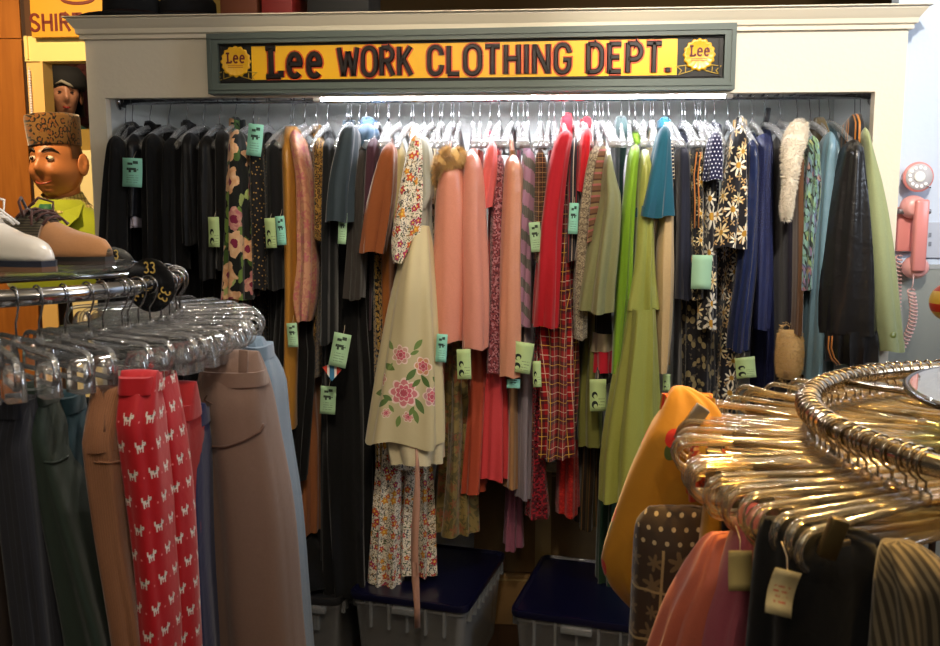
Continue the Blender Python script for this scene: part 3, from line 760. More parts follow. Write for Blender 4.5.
# stroke width must be in metres on both axes, so letters are laid out in metres and the height mapped back
def sword(word, u0, u1, t0, t1, w, gap=.16):
    x0, x1 = sx(u0), sx(u1); hm = (zm((x0 + x1) / 2, 1) - zb)
    for nm, ww, d, base, mt, sl in (('lettering_outline', w + .008, .0016, .0163, m_out, .1), ('lettering', w, .006, .0150, m_let, .45)):
        q = MB(); lettering(q, word, lambda x, y, h: Vector((x, YS + base - h, zm(x, y / hm))), x0, t0 * hm, x1, t1 * hm, ww, d, slope=sl, gap=gap)
        q.build(nm, mt, sgn, smooth=False)
sword('lee', 264, 320, .27, .77, .019, .2)
sword('WORK', 337, 411, .28, .74, .016)
sword('CLOTHING', 427, 571, .28, .74, .0155)
sword('DEPT.', 587, 671, .28, .74, .0165)
def roundel(uc):
    xc = sx(uc); zc = zm(xc, .54); R0 = .047
    mb = MB(); n = 96
    ring = lambda r, y: [Vector((xc + (r + .0022 * math.cos(16 * 2 * PI * k / n)) * math.cos(2 * PI * k / n), y, zc + (r + .0022 * math.cos(16 * 2 * PI * k / n)) * math.sin(2 * PI * k / n))) for k in range(n)]
    mb.loft([ring(R0, YS + .0185), ring(R0, YS + .014), ring(R0 - .004, YS + .012), ring(R0 - .008, YS + .013), ring(.004, YS + .0125)])
    s = mb.build('seal', plain('gold yellow enamel', 'dca616', rough=.3, coat=.4), sgn)
    q = MB(); w = .03
    lettering(q, 'lee', lambda x, y, h: Vector((x, YS + .0122 - h, y)), xc - w, zc - .004, xc + w, zc + .026, .0058, .0015, gap=.16)
    q.build('lettering', plain('red brown letters', '641608'), s, smooth=False)
    q = MB()
    for dz in (-.012, -.018): q.box((xc - .024, YS + .0115, zc + dz - .001), (xc + .024, YS + .0126, zc + dz + .001))
    q.build('rule_line', plain('amber line', 'b06a10'), s, smooth=False)
    q = MB(); t = lambda x, y, h: Vector((xc + x, YS + .0165 - h, zc + y))
    for sg_ in (-1, 1):
        q.stroke([(sg_ * .018, -.046), (sg_ * .06, -.058), (sg_ * .052, -.046), (sg_ * .066, -.034), (sg_ * .034, -.03)], .0035, .002, t)
        q.stroke([(sg_ * .04, -.052), (sg_ * .04, -.034)], .003, .002, t)
    q.build('ribbon', plain('gold line', 'a8882c', rough=.3, metal=.4), sgn, smooth=False)
roundel(234); roundel(700)
# ---------------------------------------------------------------- light fitting and rail
tu0, tu1 = P(318, 94, YB + .075), P(728, 94, YB + .075)
zt_ = P(520, 95.5, YB + .07).z
lt = thing('strip_light', 'glowing white tube light under the header below the yellow sign', 'lamp', ((tu0.x + tu1.x) / 2, YB + .07, zt_))
MB().tube([(tu0.x, YB + .07, zt_), (tu1.x, YB + .07, zt_)], .012, 14).build('tube', plain('lit tube', 'ffffff', emit='f4f6ff', es=95.0), lt)
MB().box((tu0.x - .03, YB + .05, zt_ + .016), (tu1.x + .03, YB + .09, zo + .119)).build('housing', plain('white fitting', 'e0e0dc', rough=.5), lt, smooth=False)
for x in (tu0.x, tu1.x): MB().box((x - .012, YB + .055, zt_ - .014), (x + .012, YB + .085, zt_ + .018)).build('tube_holder', MATS['white fitting'], lt, smooth=False)
ZR = P(500, 98.5, YR).z
rl = thing('clothes_rail', 'long chrome clothes rail across the top of the alcove', 'rail', ((ol + orr) / 2, YR, ZR))
MB().tube([(xl + .031, YR, ZR), (xr - .031, YR, ZR)], .012, 16).build('rod', M_chrome, rl)
for x in (xl + .031, xr - .043): MB().lathe([(0, 0), (.03, 0), (.03, .005), (.017, .012), (0, .012)], (x, YR, ZR), 20, 'x').build('flange', M_chrome, rl)
MB().box((P(119, 100, YR).x, YR - .014, ZR - .02), (P(124, 100, YR).x, YR + .014, zo + .119)).build('bracket', plain('dark bracket', '2a2a2c', metal=.6), rl, smooth=False)
# perforated strip on the back wall to the far end
MB().box((P(862, 200, YI).x, YI - .008, .6), (P(866, 200, YI).x, YI - .0005, zo + .1)).build('shelf_standard', plain('slotted strip', '8a8a86', metal=.7, rough=.4), rl, smooth=False)
# ---------------------------------------------------------------- hangers
def hook_path(r, zn):
    p = [(0, 0, zn), (0, 0, zn * .62), (r * .55, 0, zn * .42), (r * .95, 0, zn * .2)]
    for a in range(-10, 200, 26): p.append((r * math.cos(math.radians(a)), 0, r * math.sin(math.radians(a))))
    return p
def proto_shirt_hanger():
    r = thing('shirt_hanger', 'x', 'clothes hanger')
    MB().tube(hook_path(.0155, -.08), .0015, 6).build('hook', M_wire, r)
    MB().tube([(0, 0, -.074), (0, 0, -.082), (0, 0, -.094)], [.004, .008, .007], 8).build('neck', M_glow, r)
    mb = MB(); sec = []
    for i in range(-12, 13):
        t = i / 12; x = .2 * t; z = -.092 - .012 * abs(t) - .062 * abs(t) ** 1.8
        h = .013 - .004 * abs(t); w = .0045 + .006 * abs(t) ** 3
        sec.append([Vector((x, -w, z - h)), Vector((x, w, z - h)), Vector((x, w * 1.3, z)), Vector((x, w * .6, z + h)), Vector((x, -w * .6, z + h)), Vector((x, -w * 1.3, z))])
    mb.loft(sec).build('arm_bar', M_glow, r)
    return r
HG = proto_shirt_hanger(); HG_used = [False]
def put_hanger(u, label, group, rz):
    x = P(u, 98.5, YR).x
    if not HG_used[0]:
        HG_used[0] = True; HG.location = (x, YR, ZR); HG.rotation_euler = (0, 0, rz); HG['label'] = label; HG['group'] = group; return HG
    return dup(HG, (x, YR, ZR), (0, 0, rz), label, group)
def card(name, u0, v0, u1, v1, Y, m, parent, ang=0.0, bend=.004):
    """a paper ticket: thin bent card with its own 0..1 UV"""
    a, b = P(u0, v0, Y), P(u1, v1, Y); cx, cz = (a.x + b.x) / 2, (a.z + b.z) / 2; w, h = (b.x - a.x) / 2, (a.z - b.z) / 2
    ca, sa = math.cos(ang), math.sin(ang); mb = MB(); vs = []; uv = []; n = 6
    for sd in (0, 1):
        for i in range(n + 1):
            for j in (0, 1):
                t, s = i / n * 2 - 1, j * 2 - 1
                x, z = s * w, -t * h; y = Y + bend * t * t * (1 if t > 0 else .4) * -1 + sd * .0008
                vs.append((cx + x * ca - z * sa, y, cz + x * sa + z * ca)); uv.append((j, 1 - i / n))
    k = 2 * (n + 1); fs = []
    for i in range(n):
        o = 2 * i; fs += [(o, o + 1, o + 3, o + 2), (k + o, k + o + 2, k + o + 3, k + o + 1), (o, o + 2, k + o + 2, k + o), (o + 1, k + o + 1, k + o + 3, o + 3)]
    fs += [(0, k, k + 1, 1), (2 * n, 2 * n + 1, k + 2 * n + 1, k + 2 * n)]
    mb.add(vs, fs, uv); o = mb.build(name, m, parent)
    top = Vector((cx - h * sa, Y - .0005, cz + h * ca))
    MB().tube([top + Vector((0, .0, -.006)), top + Vector((.002, .012, .01)), top + Vector((0, .03, .022))], .0007, 5).build('string', plain('tag string', 'b8a890', rough=.8), o)
    return o
NG = [0]; GROUP_H = 'clear hangers on the alcove rail'
def G(kind, short, rest, cat, m, rows, yc=3.06, D=.33, sl=None, slm=None, syc=2.9, sD=.13, tags=(), collar=None, hang=None, amp=1.0, k=6, group=None, body=.5, hem=None, shoulder=22.0, tm=0):
    NG[0] += 1; sd = NG[0]
    uc = hang if hang is not None else (rows[0][1] + rows[0][2]) / 2
    c = P(uc, rows[0][0], YR)
    r = thing(kind, short + ' ' + rest, cat, (c.x, YR, P(uc, rows[-1][0], yc).z), group)
    if sl is not None and yc == 3.06: yc, D = 3.1, .26
    if sl is None:
        cloth('body', rows, yc, D, m, r, seed=sd, k=k, amp=amp, shoulder=shoulder, hem=hem or 1.0)
    else:
        def nar(q):
            mid = (q[1] + q[2]) / 2; w = (q[2] - q[1]) / 2 * body; return (q[0], mid - w, mid + w)
        cloth('body', [nar(q) for q in rows], yc, D, m, r, seed=sd, k=k, amp=amp, shoulder=shoulder)
        cloth('sleeve', sl, syc, sD, slm or m, r, seed=sd + 500, k=k, amp=amp, shoulder=10.0, round_x=True, n=36)
    if collar:
        cloth('collar', collar[0], YR + .03, .1, collar[1] if len(collar) > 1 else m, r, seed=sd + 900, k=3, amp=.6, shoulder=5, n=24, step=6)
    for i, t in enumerate(tags):
        card('price_tag', t[0], t[1], t[2], t[3], t[6] if len(t) > 6 else 2.815, M_tag[t[5] if len(t) > 5 else tm], r, t[4] if len(t) > 4 else 0.0)
    put_hanger(uc, 'clear plastic hanger with wire hook holding the ' + short, GROUP_H, PI / 2 + (.2 if uc < 140 else -.22 if uc > 845 else random.uniform(-.14, .14)))
    return r
def st(v0, v1, *q):
    return [(v0 + (v1 - v0) * t, a, b) for t, a, b in q]
# rows are (height in the photograph, left edge, right edge) of the visible fold; every garment has real width and depth
g = G('jacket', 'black velvet jacket', 'at the dark end of the rail against the cream jamb', 'jacket', M_black[2], [(130, 122, 127), (150, 124, 130), (250, 125, 131), (360, 126, 132)], yc=3.0, D=.2, body=.8, sl=[(136, 108, 122), (170, 104, 125), (250, 101, 123), (340, 99, 123)], syc=2.85, sD=.08)
g = G('jacket', 'black satin jacket', 'with pale lavender cuff and a turquoise ticket', 'jacket', M_black[3], [(127, 126, 137), (150, 127, 143), (250, 129, 146), (360, 130, 148)], yc=3.01, D=.22, sl=[(134, 127, 140), (175, 129, 143), (217, 131, 142)], tags=[(122, 158, 143, 187, -.05, 2)], collar=[[(122, 126, 135), (134, 125, 138)]])
cloth('cuff', [(217, 132.5, 141), (227, 132.5, 141.5)], 2.9, .11, M['lavlining'], g, seed=3, shoulder=0)
G('coat', 'black wool coat', 'beside the satin jacket with lavender cuff', 'coat', M_black[0], [(126, 143, 155), (148, 143, 163), (250, 144, 164), (430, 141, 168)], sl=[(134, 144, 161), (190, 143, 163), (262, 145, 162)], collar=[[(121, 145, 152), (132, 144, 156)]])
G('cardigan', 'black knit cardigan', 'fourth garment from the dark jamb end of the rail', 'cardigan', M_black[0], [(128, 163, 173), (150, 163, 181), (260, 165, 184), (420, 164, 186)], sl=[(138, 164, 179), (190, 163, 181), (270, 166, 182)], amp=1.3)
G('blouse', 'black rayon blouse', 'fifth garment from the dark jamb end of the rail', 'blouse', M_black[1], [(125, 181, 191), (150, 182, 198), (260, 184, 202), (430, 183, 204)], sl=[(133, 182, 196), (180, 182, 199), (245, 185, 200)], collar=[[(120, 182, 189), (131, 181, 192)]])
G('dress', 'long black dress', 'with a pale green ticket at its hip, before the black blazer', 'dress', M_black[1], [(128, 198, 207), (150, 200, 215), (260, 202, 217), (520, 198, 222)], sl=[(136, 200, 213), (190, 200, 216), (280, 203, 216)], tags=[(208, 217, 220, 247, 0, 1)], amp=1.4)
G('blazer', 'black velvet blazer', 'next to the tropical flower print', 'blazer', M_black[2], [(124, 214, 224), (148, 216, 229), (250, 217, 228), (480, 216, 230)], sl=[(130, 215, 227), (170, 215, 228), (270, 217, 227)])
G('shirt', 'tropical print shirt', 'black with peach and magenta flowers and green leaves', 'shirt', M['tropical'], [(122, 229, 240), (150, 228, 246), (260, 226, 250), (380, 224, 252)], sl=[(130, 230, 244), (150, 228, 248), (200, 225, 250), (300, 222, 252)], syc=2.88, collar=[[(117, 231, 238), (128, 228, 243)]])
G('blouse', 'gold flecked black blouse', 'behind a turquoise ticket hung high by its hanger', 'blouse', M['golddot'], [(126, 248, 257), (150, 251, 264), (260, 253, 267), (430, 252, 268)], sl=[(140, 251, 262), (180, 251, 265), (290, 253, 266)], tags=[(247, 124, 263, 156, -.12, 2)])
G('dress', 'black crepe dress', 'with two green tickets beside the amber satin robe', 'dress', M_black[0], [(132, 263, 272), (160, 266, 281), (260, 268, 285), (470, 266, 294)], sl=[(140, 267, 280), (170, 266, 283), (290, 268, 285)], tags=[(265, 218, 276.5, 248, .05, 1), (276, 216, 286, 245, .06, 2, 2.79)])
g = G('robe', 'amber satin robe', 'with a hanging pink brocade sleeve', 'robe', M['amber'], [(126, 285, 296), (142, 284, 301), (200, 286, 303), (300, 288, 301), (430, 288, 300)], yc=2.99, D=.3, sl=[(130, 289, 299), (150, 292, 304), (175, 296, 311), (205, 297, 314), (260, 297, 315), (300, 293, 313), (322, 298, 309)], slm=M['brocade_pink'], body=1.0, tags=[(287, 323, 298, 347, .05, 0)])
G('trousers', 'black wide trousers', 'hanging straight below the brocade sleeve', 'trousers', M_black[0], [(150, 288, 300), (340, 274, 310), (354, 273, 312), (400, 280, 310), (484, 287, 303)], yc=2.97, D=.12, shoulder=0, hang=293)
G('trousers', 'copper brown trousers', 'showing below the black trousers and ending above the dark pile', 'trousers', M['coppertrouser'], [(150, 303, 309), (330, 302, 313), (440, 299, 321), (535, 296, 321)], yc=3.1, D=.16, shoulder=0, hang=304)
G('blouse', 'leopard print blouse', 'between the brocade sleeve and the dark slate jacket', 'blouse', M['leopard'], [(130, 311, 320), (150, 313, 325), (230, 315, 325), (380, 314, 324)], sl=[(138, 313, 324), (160, 313, 326), (240, 315, 325)], collar=[[(125, 311, 318), (134, 311, 321)]])
G('jacket', 'dark slate jacket', 'narrow fold behind the charcoal blue short sleeve', 'jacket', M['slate'], [(130, 322, 332), (160, 323, 335), (300, 322, 334), (560, 320, 336)], sl=[(138, 323, 334), (180, 322, 336), (300, 321, 334), (345, 320, 333)])
G('dress', 'charcoal blue short sleeved dress', 'with a green ticket under its sleeve', 'dress', M['teal_char'], [(120, 343, 354), (145, 341, 354), (220, 337, 349), (345, 336, 347)], sl=[(124, 343, 358), (150, 335, 357), (185, 328, 353), (222, 325, 351)], syc=2.83, sD=.14, tags=[(338, 213, 347, 244, -.06, 0, 2.79)], body=1.0)
G('shirt', 'blue chambray shirt', 'showing only its collar and shoulder above the taupe coat', 'shirt', M['denim'], [(120, 361, 371), (132, 356, 376), (145, 356, 370), (300, 358, 368)], collar=[[(117, 362, 372), (129, 357, 378)]], sl=[(124, 357, 378), (136, 354, 376), (165, 354, 364)], syc=2.95)
g = G('coat', 'taupe gabardine coat', 'with a tilted green ticket and a striped ribbon below it', 'coat', M['taupe'], [(138, 356, 366), (170, 354, 366), (240, 350, 367), (310, 342, 371), (346, 335, 373)], sl=[(146, 356, 368), (180, 352, 367), (250, 348, 364), (300, 345, 362)], body=1.0, tags=[(331, 333, 349, 367, -.2, 0, 2.8)], hang=359)
rb = P(332, 371, 2.81); mb = MB(); w = .031
mb.add([rb + Vector((-w, 0, .012)), rb + Vector((0, -.004, .026)), rb + Vector((w, 0, .004)), rb + Vector((0, -.004, -.032)), rb + Vector((-w, .003, .012)), rb + Vector((0, .002, .026)), rb + Vector((w, .003, .004)), rb + Vector((0, .002, -.032))],
       [(0, 1, 2, 3), (4, 7, 6, 5), (0, 4, 5, 1), (1, 5, 6, 2), (2, 6, 7, 3), (3, 7, 4, 0)], [(0, 0), (.03, .03), (.06, 0), (.03, -.03)] * 2)
mb.build('striped_ribbon', CM('striped ribbon', 'c03028', rough=.5, wr=0, pat=pt_stripes([(2, 'c8402e'), (1, 'e6e0d8'), (2, '3a78a0'), (1, 'e6e0d8')], .045)), g, smooth=False)
G('skirt', 'long black skirt', 'with a yellow green ticket near the floor, under the taupe coat', 'skirt', M_black[0], [(160, 350, 362), (336, 326, 372), (360, 322, 374), (450, 322, 376), (600, 326, 376)], yc=3.0, D=.14, shoulder=0, hang=351, tags=[(320, 386, 336, 414, -.06, 0, 2.88)], amp=1.5, k=9)
G('blouse', 'plum knit blouse', 'beside the rust velvet short sleeve', 'blouse', M['plum'], [(130, 371, 379), (150, 370, 381), (230, 370, 379), (330, 370, 378)], sl=[(138, 368, 380), (160, 366, 380), (215, 364, 377)], collar=[[(125, 371, 377), (134, 369, 380)]])
G('blouse', 'rust velvet blouse', 'with wide elbow sleeve beside the calico shirt', 'blouse', M['rust'], [(138, 383, 393), (160, 381, 394), (220, 381, 394), (300, 379, 393)], sl=[(143, 384, 395), (165, 376, 395), (205, 368, 392), (253, 363, 384)], syc=2.84, sD=.12, slm=M['rust'], body=.9)
G('dress', 'gold and black woven dress', 'narrow glittering fold under the rust velvet sleeve', 'dress', M['goldblack'], [(150, 376, 383), (255, 374, 385), (370, 375, 387), (470, 377, 389)], yc=3.03, D=.2, shoulder=4, hang=378)
G('dress', 'copper satin slip dress', 'hanging between gold weave and straw blouse', 'dress', M['rust_low'], [(150, 386, 392), (260, 382, 394), (370, 384, 394), (440, 384, 396)], yc=3.06, D=.24, shoulder=4, hang=389)
G('blouse', 'straw cotton blouse', 'pale fold beside the calico print shirt', 'blouse', M['straw'], [(138, 395, 403), (160, 395, 407), (280, 396, 405), (420, 394, 404)], sl=[(146, 395, 404), (170, 394, 406), (250, 395, 405)])
G('shirt', 'white calico shirt', 'with red and green flowers above the cream embroidered dress', 'shirt', M['calico'], [(128, 409, 418), (150, 407, 421), (220, 405, 420), (262, 402, 414)], sl=[(136, 410, 421), (160, 404, 421), (205, 396, 420), (240, 391, 416), (263, 393, 404)], syc=2.77, sD=.08, collar=[[(124, 410, 418), (136, 408, 421)]])
g = G('dress', 'cream embroidered organza dress', 'with pink roses on a wide sheer skirt', 'dress', M['organzadress'], [(226, 411, 428), (250, 403, 432), (300, 392, 437), (350, 383, 440), (400, 374, 442), (447, 366, 443)], yc=2.79, D=.16, shoulder=60, hang=424, amp=1.1, k=6, hem=3)
cloth('bodice', [(138, 419, 428), (160, 416, 430), (200, 414, 429), (230, 410, 429), (266, 402, 432)], 2.86, .14, M['organza'], g, seed=77, shoulder=20)
cloth('cap_sleeve', [(138, 420, 428), (155, 415, 431), (195, 414, 431), (208, 416, 425)], 2.81, .09, M['organza'], g, seed=78, shoulder=8, round_x=True)
cloth('underskirt', [(420, 385, 439), (446, 385, 441), (466, 390, 440)], 2.795, .12, M['underskirt'], g, seed=79, shoulder=0)
mb = MB(); pts = [P(416 + 1.5 * math.sin(i), 440 + i * 23.5, 2.72 - .004 * (i % 2)) for i in range(9)]
sec = []
for i, p in enumerate(pts):
    w = (.003, .006, .009, .012, .014, .013, .012, .010, .009)[i]; a = .5 * math.sin(i * 1.1)
    d = Vector((math.cos(a), math.sin(a), 0)) * w; e = Vector((-math.sin(a), math.cos(a), 0)) * .0012
    sec.append([p - d - e, p + d - e, p + d + e, p - d + e])
mb.loft(sec).build('ribbon_sash', M['sash'], g)
G('trousers', 'calico print trousers', 'cream with red and yellow flowers, ending above the blue lid', 'trousers', M['calico'], [(150, 408, 415), (300, 396, 418), (430, 380, 420), (460, 378, 422), (470, 377, 422)], yc=3.0, D=.16, shoulder=0, hang=411)
tr = bpy.data.objects[-1] if False else None
pr = [o for o in COL.objects if o.get('label', '').startswith('calico print trousers')][0]
cloth('trouser_leg', [(440, 377, 404), (500, 375, 404), (588, 371, 402)], 2.97, .11, M['calico'], pr, seed=81, shoulder=0, n=32)
cloth('trouser_leg', [(440, 405, 430), (500, 405, 433), (578, 404, 434)], 3.0, .13, M['calico'], pr, seed=82, shoulder=0, n=32)
G('dress', 'cream and brown print dress', 'behind the sheer cap sleeve', 'dress', M['creamblack'], [(142, 428, 434), (180, 430, 438), (300, 432, 440), (430, 430, 444)], yc=3.06, D=.24, hang=432)
# satin jackets
def satin_jacket(short, rest, m, body, sl, **k): return G('jacket', short, rest, 'jacket', m, body, sl=sl, **k)
g = satin_jacket('pink satin fur collar jacket', 'with tan fur at the neck and a full smooth sleeve', M['pinksatin'], [(142, 447, 455), (170, 446, 460), (300, 442, 460), (350, 440, 460)], [(160, 442, 461), (195, 437, 466), (260, 434, 464), (310, 432, 462), (343, 431, 461)], syc=2.82, sD=.13, tags=[(436, 334, 447, 362, -.06, 2, 2.75)], amp=.5, k=4)
c = lambda u, v, y: P(u, v, y)
fur('fur_collar', [(c(440, 184, 2.82), .012), (c(441, 172, 2.8), .022), (c(446, 161, 2.78), .03), (c(454, 156, 2.78), .03), (c(461, 162, 2.8), .016)], M['fur_tan'], g, .02, 6000, 3)
satin_jacket('rose satin jacket', 'with smooth full sleeve beside the coral crepe', M['pinksatin2'], [(140, 469, 477), (165, 468, 482), (300, 467, 485), (352, 466, 486)], [(150, 465, 477), (172, 463, 483), (240, 461, 487), (300, 462, 488), (350, 462, 487)], syc=2.825, sD=.13, tags=[(457, 349, 471, 379, .03, 1, 2.75)], amp=.5, k=4)
G('dress', 'shell pink satin dress', 'plain narrow hem below the fur collar jacket', 'dress', M['pinksatin2'], [(150, 440, 445), (300, 433, 446), (395, 430, 445)], yc=2.99, D=.14, shoulder=0, hang=442)
G('skirt', 'gold brocade skirt', 'patterned in green and brown beside the cream organza hem', 'skirt', M['goldbrocade'], [(150, 456, 462), (300, 446, 464), (380, 444, 468), (460, 440, 472), (537, 434, 476)], yc=3.02, D=.2, shoulder=0, hang=459, k=8, amp=1.4)
G('trousers', 'rust satin trousers', 'below the rose satin jacket', 'trousers', M['rustsatin'], [(150, 477, 482), (300, 471, 486), (380, 468, 488), (495, 461, 485)], yc=2.99, D=.16, shoulder=0, hang=480)
G('blouse', 'coral crepe blouse', 'with short flared sleeve beside the boucle jacket', 'blouse', M['coral'], [(138, 486, 494), (160, 486, 497), (250, 486, 496), (330, 485, 496)], sl=[(142, 488, 497), (168, 483, 497), (208, 477, 491)], syc=2.85, sD=.1, collar=[[(132, 487, 494), (142, 486, 497)], M['hotpink']])
G('jacket', 'pink boucle jacket', 'with nubby checked weave', 'jacket', M['boucle'], [(148, 496, 503), (190, 492, 504), (300, 491, 504), (374, 488, 502)], sl=[(155, 495, 504), (195, 490, 505), (300, 489, 504), (374, 486, 502)], amp=.6)
G('skirt', 'coral satin skirt', 'bright and rippled below the boucle jacket', 'skirt', M['coralsatin'], [(150, 496, 501), (350, 488, 503), (400, 484, 508), (440, 482, 508), (481, 480, 508)], yc=2.98, D=.14, shoulder=0, hang=499, amp=1.2)
G('jacket', 'peach satin jacket', 'with long tubular sleeve beside the lavender checked dress', 'jacket', M['peach'], [(140, 507, 516), (165, 506, 520), (300, 504, 520), (372, 502, 519)], sl=[(155, 506, 519), (178, 504, 523), (250, 502, 522), (330, 500, 521), (378, 500, 519)], syc=2.85, sD=.12, tags=[(507, 379, 520, 388, 0, 2, 2.83)], amp=.6)
G('skirt', 'tan crepe skirt', 'narrow hem below the peach satin jacket', 'skirt', M['tan'], [(150, 510, 516), (370, 508, 519), (490, 504, 519)], yc=3.0, D=.16, shoulder=0, hang=512)
G('skirt', 'mauve pink skirt', 'lowest hem near the cardboard boxes', 'skirt', M['mauve'], [(150, 517, 521), (400, 508, 520), (500, 506, 521), (551, 504, 522)], yc=3.14, D=.12, shoulder=0, hang=518)
G('dress', 'lavender ikat dress', 'with grey diagonal blocks and a yellow green ticket', 'dress', M['ikat'], [(145, 524, 532), (170, 522, 535), (250, 517, 534), (340, 514, 533)], sl=[(150, 523, 534), (175, 520, 536), (230, 515, 533), (328, 513, 529)], body=1.0, tags=[(530, 222, 541, 252, .1, 0)])
G('skirt', 'lavender grey satin skirt', 'pale hem beside the sequins', 'skirt', M['lavgrey'], [(150, 525, 530), (340, 519, 533), (420, 517, 533), (500, 516, 532)], yc=2.99, D=.15, shoulder=0, hang=527, tags=[(512, 342, 532, 373, -.15, 1, 2.8)])
G('shirt', 'brown plaid shirt', 'narrow fold beside the red knit cardigan', 'shirt', M['brownplaid'], [(143, 536, 543), (165, 536, 547), (300, 534, 546), (360, 533, 545)], sl=[(150, 536, 545), (170, 535, 548), (262, 534, 547)], collar=[[(138, 537, 543), (148, 535, 546)]], tags=[(533, 361, 541, 387, .04, 1)])
G('cardigan', 'red knit cardigan', 'with raised ribbed collar and long red sleeve', 'cardigan', M['red'], [(124, 560, 569), (145, 556, 571), (220, 551, 564), (325, 545, 560)], sl=[(130, 558, 573), (158, 549, 568), (220, 541, 563), (280, 537, 562), (328, 534, 560)], syc=2.85, sD=.12, collar=[[(113, 562, 571), (124, 559, 573), (136, 558, 572)]])
G('dress', 'maroon sequin dress', 'glittering hem beside the red tartan skirt', 'dress', M['maroonseq'], [(150, 548, 552), (330, 536, 548), (460, 532, 546), (520, 527, 550)], yc=2.99, D=.15, shoulder=0, hang=549)
G('skirt', 'red tartan skirt', 'pleated with black and yellow checks', 'skirt', M['tartan'], [(150, 562, 567), (285, 546, 572), (330, 542, 574), (400, 538, 575), (460, 536, 572)], yc=2.94, D=.18, shoulder=0, hang=563, k=9, amp=1.3)
G('dress', 'dark striped rayon dress', 'with a pale ticket at the red cardigan collar', 'dress', M['redstripe'], [(128, 571, 578), (160, 570, 579), (250, 569, 580), (440, 568, 582)], sl=[(138, 571, 579), (165, 567, 579), (262, 565, 578)], tags=[(569, 203, 578, 234, -.03, 2)])
G('blouse', 'scarlet cotton blouse', 'short sleeve between dark stripes and oat tweed', 'blouse', M['redblouse'], [(122, 583, 590), (150, 581, 591), (250, 581, 590), (320, 580, 589)], sl=[(128, 583, 592), (150, 578, 592), (192, 575, 589)], collar=[[(117, 584, 590), (127, 581, 592)]])
G('skirt', 'red lace skirt', 'bright hem below the tartan', 'skirt', M['redlace'], [(150, 576, 580), (400, 560, 577), (517, 557, 579)], yc=3.06, D=.16, shoulder=0, hang=578)
G('jacket', 'oat tweed jacket', 'with long sleeve beside the sage silk dress', 'jacket', M['oat'], [(140, 592, 600), (165, 588, 602), (250, 582, 594), (338, 577, 588)], sl=[(146, 590, 603), (172, 584, 601), (220, 578, 592), (300, 574, 587), (340, 574, 585)], syc=2.86, sD=.1)
G('blouse', 'rose and brown striped blouse', 'with rounded neckline beside the sage silk dress', 'blouse', M['pinkbrown'], [(140, 600, 607), (160, 597, 608), (210, 592, 604), (300, 590, 600)], sl=[(146, 599, 608), (165, 593, 608), (205, 588, 603), (242, 586, 595)], syc=2.84, sD=.08)
G('dress', 'sage silk dress', 'with scooped neckline ending at hip height', 'dress', M['sage'], [(150, 606, 611), (175, 602, 617), (200, 600, 623), (240, 592, 621), (285, 584, 616), (313, 580, 615)], yc=2.82, D=.13, shoulder=8, hang=609, k=5)
G('dress', 'bottle teal velvet dress', 'with high pleated shoulder above the sage silk', 'dress', M['tealvelvet'], [(116, 617, 626), (126, 614, 629), (150, 614, 627), (172, 615, 623), (300, 614, 621)], yc=3.1, D=.26, amp=1.4, shoulder=16)
g = G('jumper', 'black banded jumper', 'with beige and scarlet bands at its hem', 'jumper', M['band'], [(150, 598, 603), (290, 595, 612), (335, 594, 613)], yc=2.98, D=.16, shoulder=0, hang=600, tags=[(590, 379, 606, 411, .03, 1, 2.86)])
for nm, v0, v1, m in (('beige_band', 334, 353, M_band_a), ('scarlet_band', 352, 374, M_band_b), ('hem_band', 373, 379, M['band'])): cloth(nm, [(v0, 593.5, 613), (v1, 593, 612.6)], 2.98, .17, m, g, seed=5, shoulder=0)
G('dress', 'olive satin dress', 'long narrow hem with a green ticket, beside the banded jumper', 'dress', M['olive'], [(150, 592, 596), (300, 586, 602), (400, 577, 602), (448, 577, 603)], yc=3.05, D=.18, shoulder=0, hang=594)
G('skirt', 'dark striped silk skirt', 'at the bottom below the olive satin hem', 'skirt', M['darkstripe'], [(150, 585, 589), (430, 579, 601), (530, 577, 598)], yc=3.15, D=.14, shoulder=0, hang=587)
G('cardigan', 'lime crepe cardigan', 'bright sleeve between sage silk and the lime gown', 'cardigan', M['lime'], [(138, 631, 640), (165, 628, 641), (300, 620, 634), (370, 617, 628)], sl=[(145, 630, 641), (165, 627, 639), (220, 621, 635), (300, 617, 632), (376, 613, 622)], syc=2.86, sD=.11, collar=[[(132, 632, 639), (143, 630, 641)]])
g = G('gown', 'lime taffeta gown', 'long and full with a gathered waist seam', 'gown', M['limesatin'], [(150, 641, 648), (180, 637, 653), (260, 634, 653), (312, 627, 655)], yc=2.85, D=.15, shoulder=14, hang=644, k=5)
cloth('gathered_skirt', [(310, 627, 655), (330, 625, 656), (400, 613, 659), (460, 603, 661), (506, 600, 655)], 2.83, .18, M['limesatin'], g, seed=91, shoulder=0, k=9, amp=1.1)
G('trousers', 'forest green trousers', 'dark legs below the lime gown', 'trousers', M['forest'], [(150, 650, 654), (400, 612, 640), (500, 600, 628), (610, 598, 620)], yc=3.1, D=.16, shoulder=0, hang=651)
G('blouse', 'ivory cotton blouse', 'pale fold behind the teal twill shirt', 'blouse', M['ivory'], [(130, 650, 657), (160, 649, 658), (300, 650, 658)], yc=3.06, D=.26)
G('shirt', 'teal twill shirt', 'with wide short sleeve and a ticket below it', 'shirt', M['teal'], [(122, 660, 669), (150, 656, 668), (220, 646, 662), (262, 644, 656)], sl=[(126, 659, 670), (150, 653, 670), (185, 645, 670), (217, 637, 670)], syc=2.82, sD=.13, collar=[[(117, 661, 668), (128, 657, 670)]], tags=[(644, 223, 650, 253, -.04, 2, 2.83)], body=1.0)
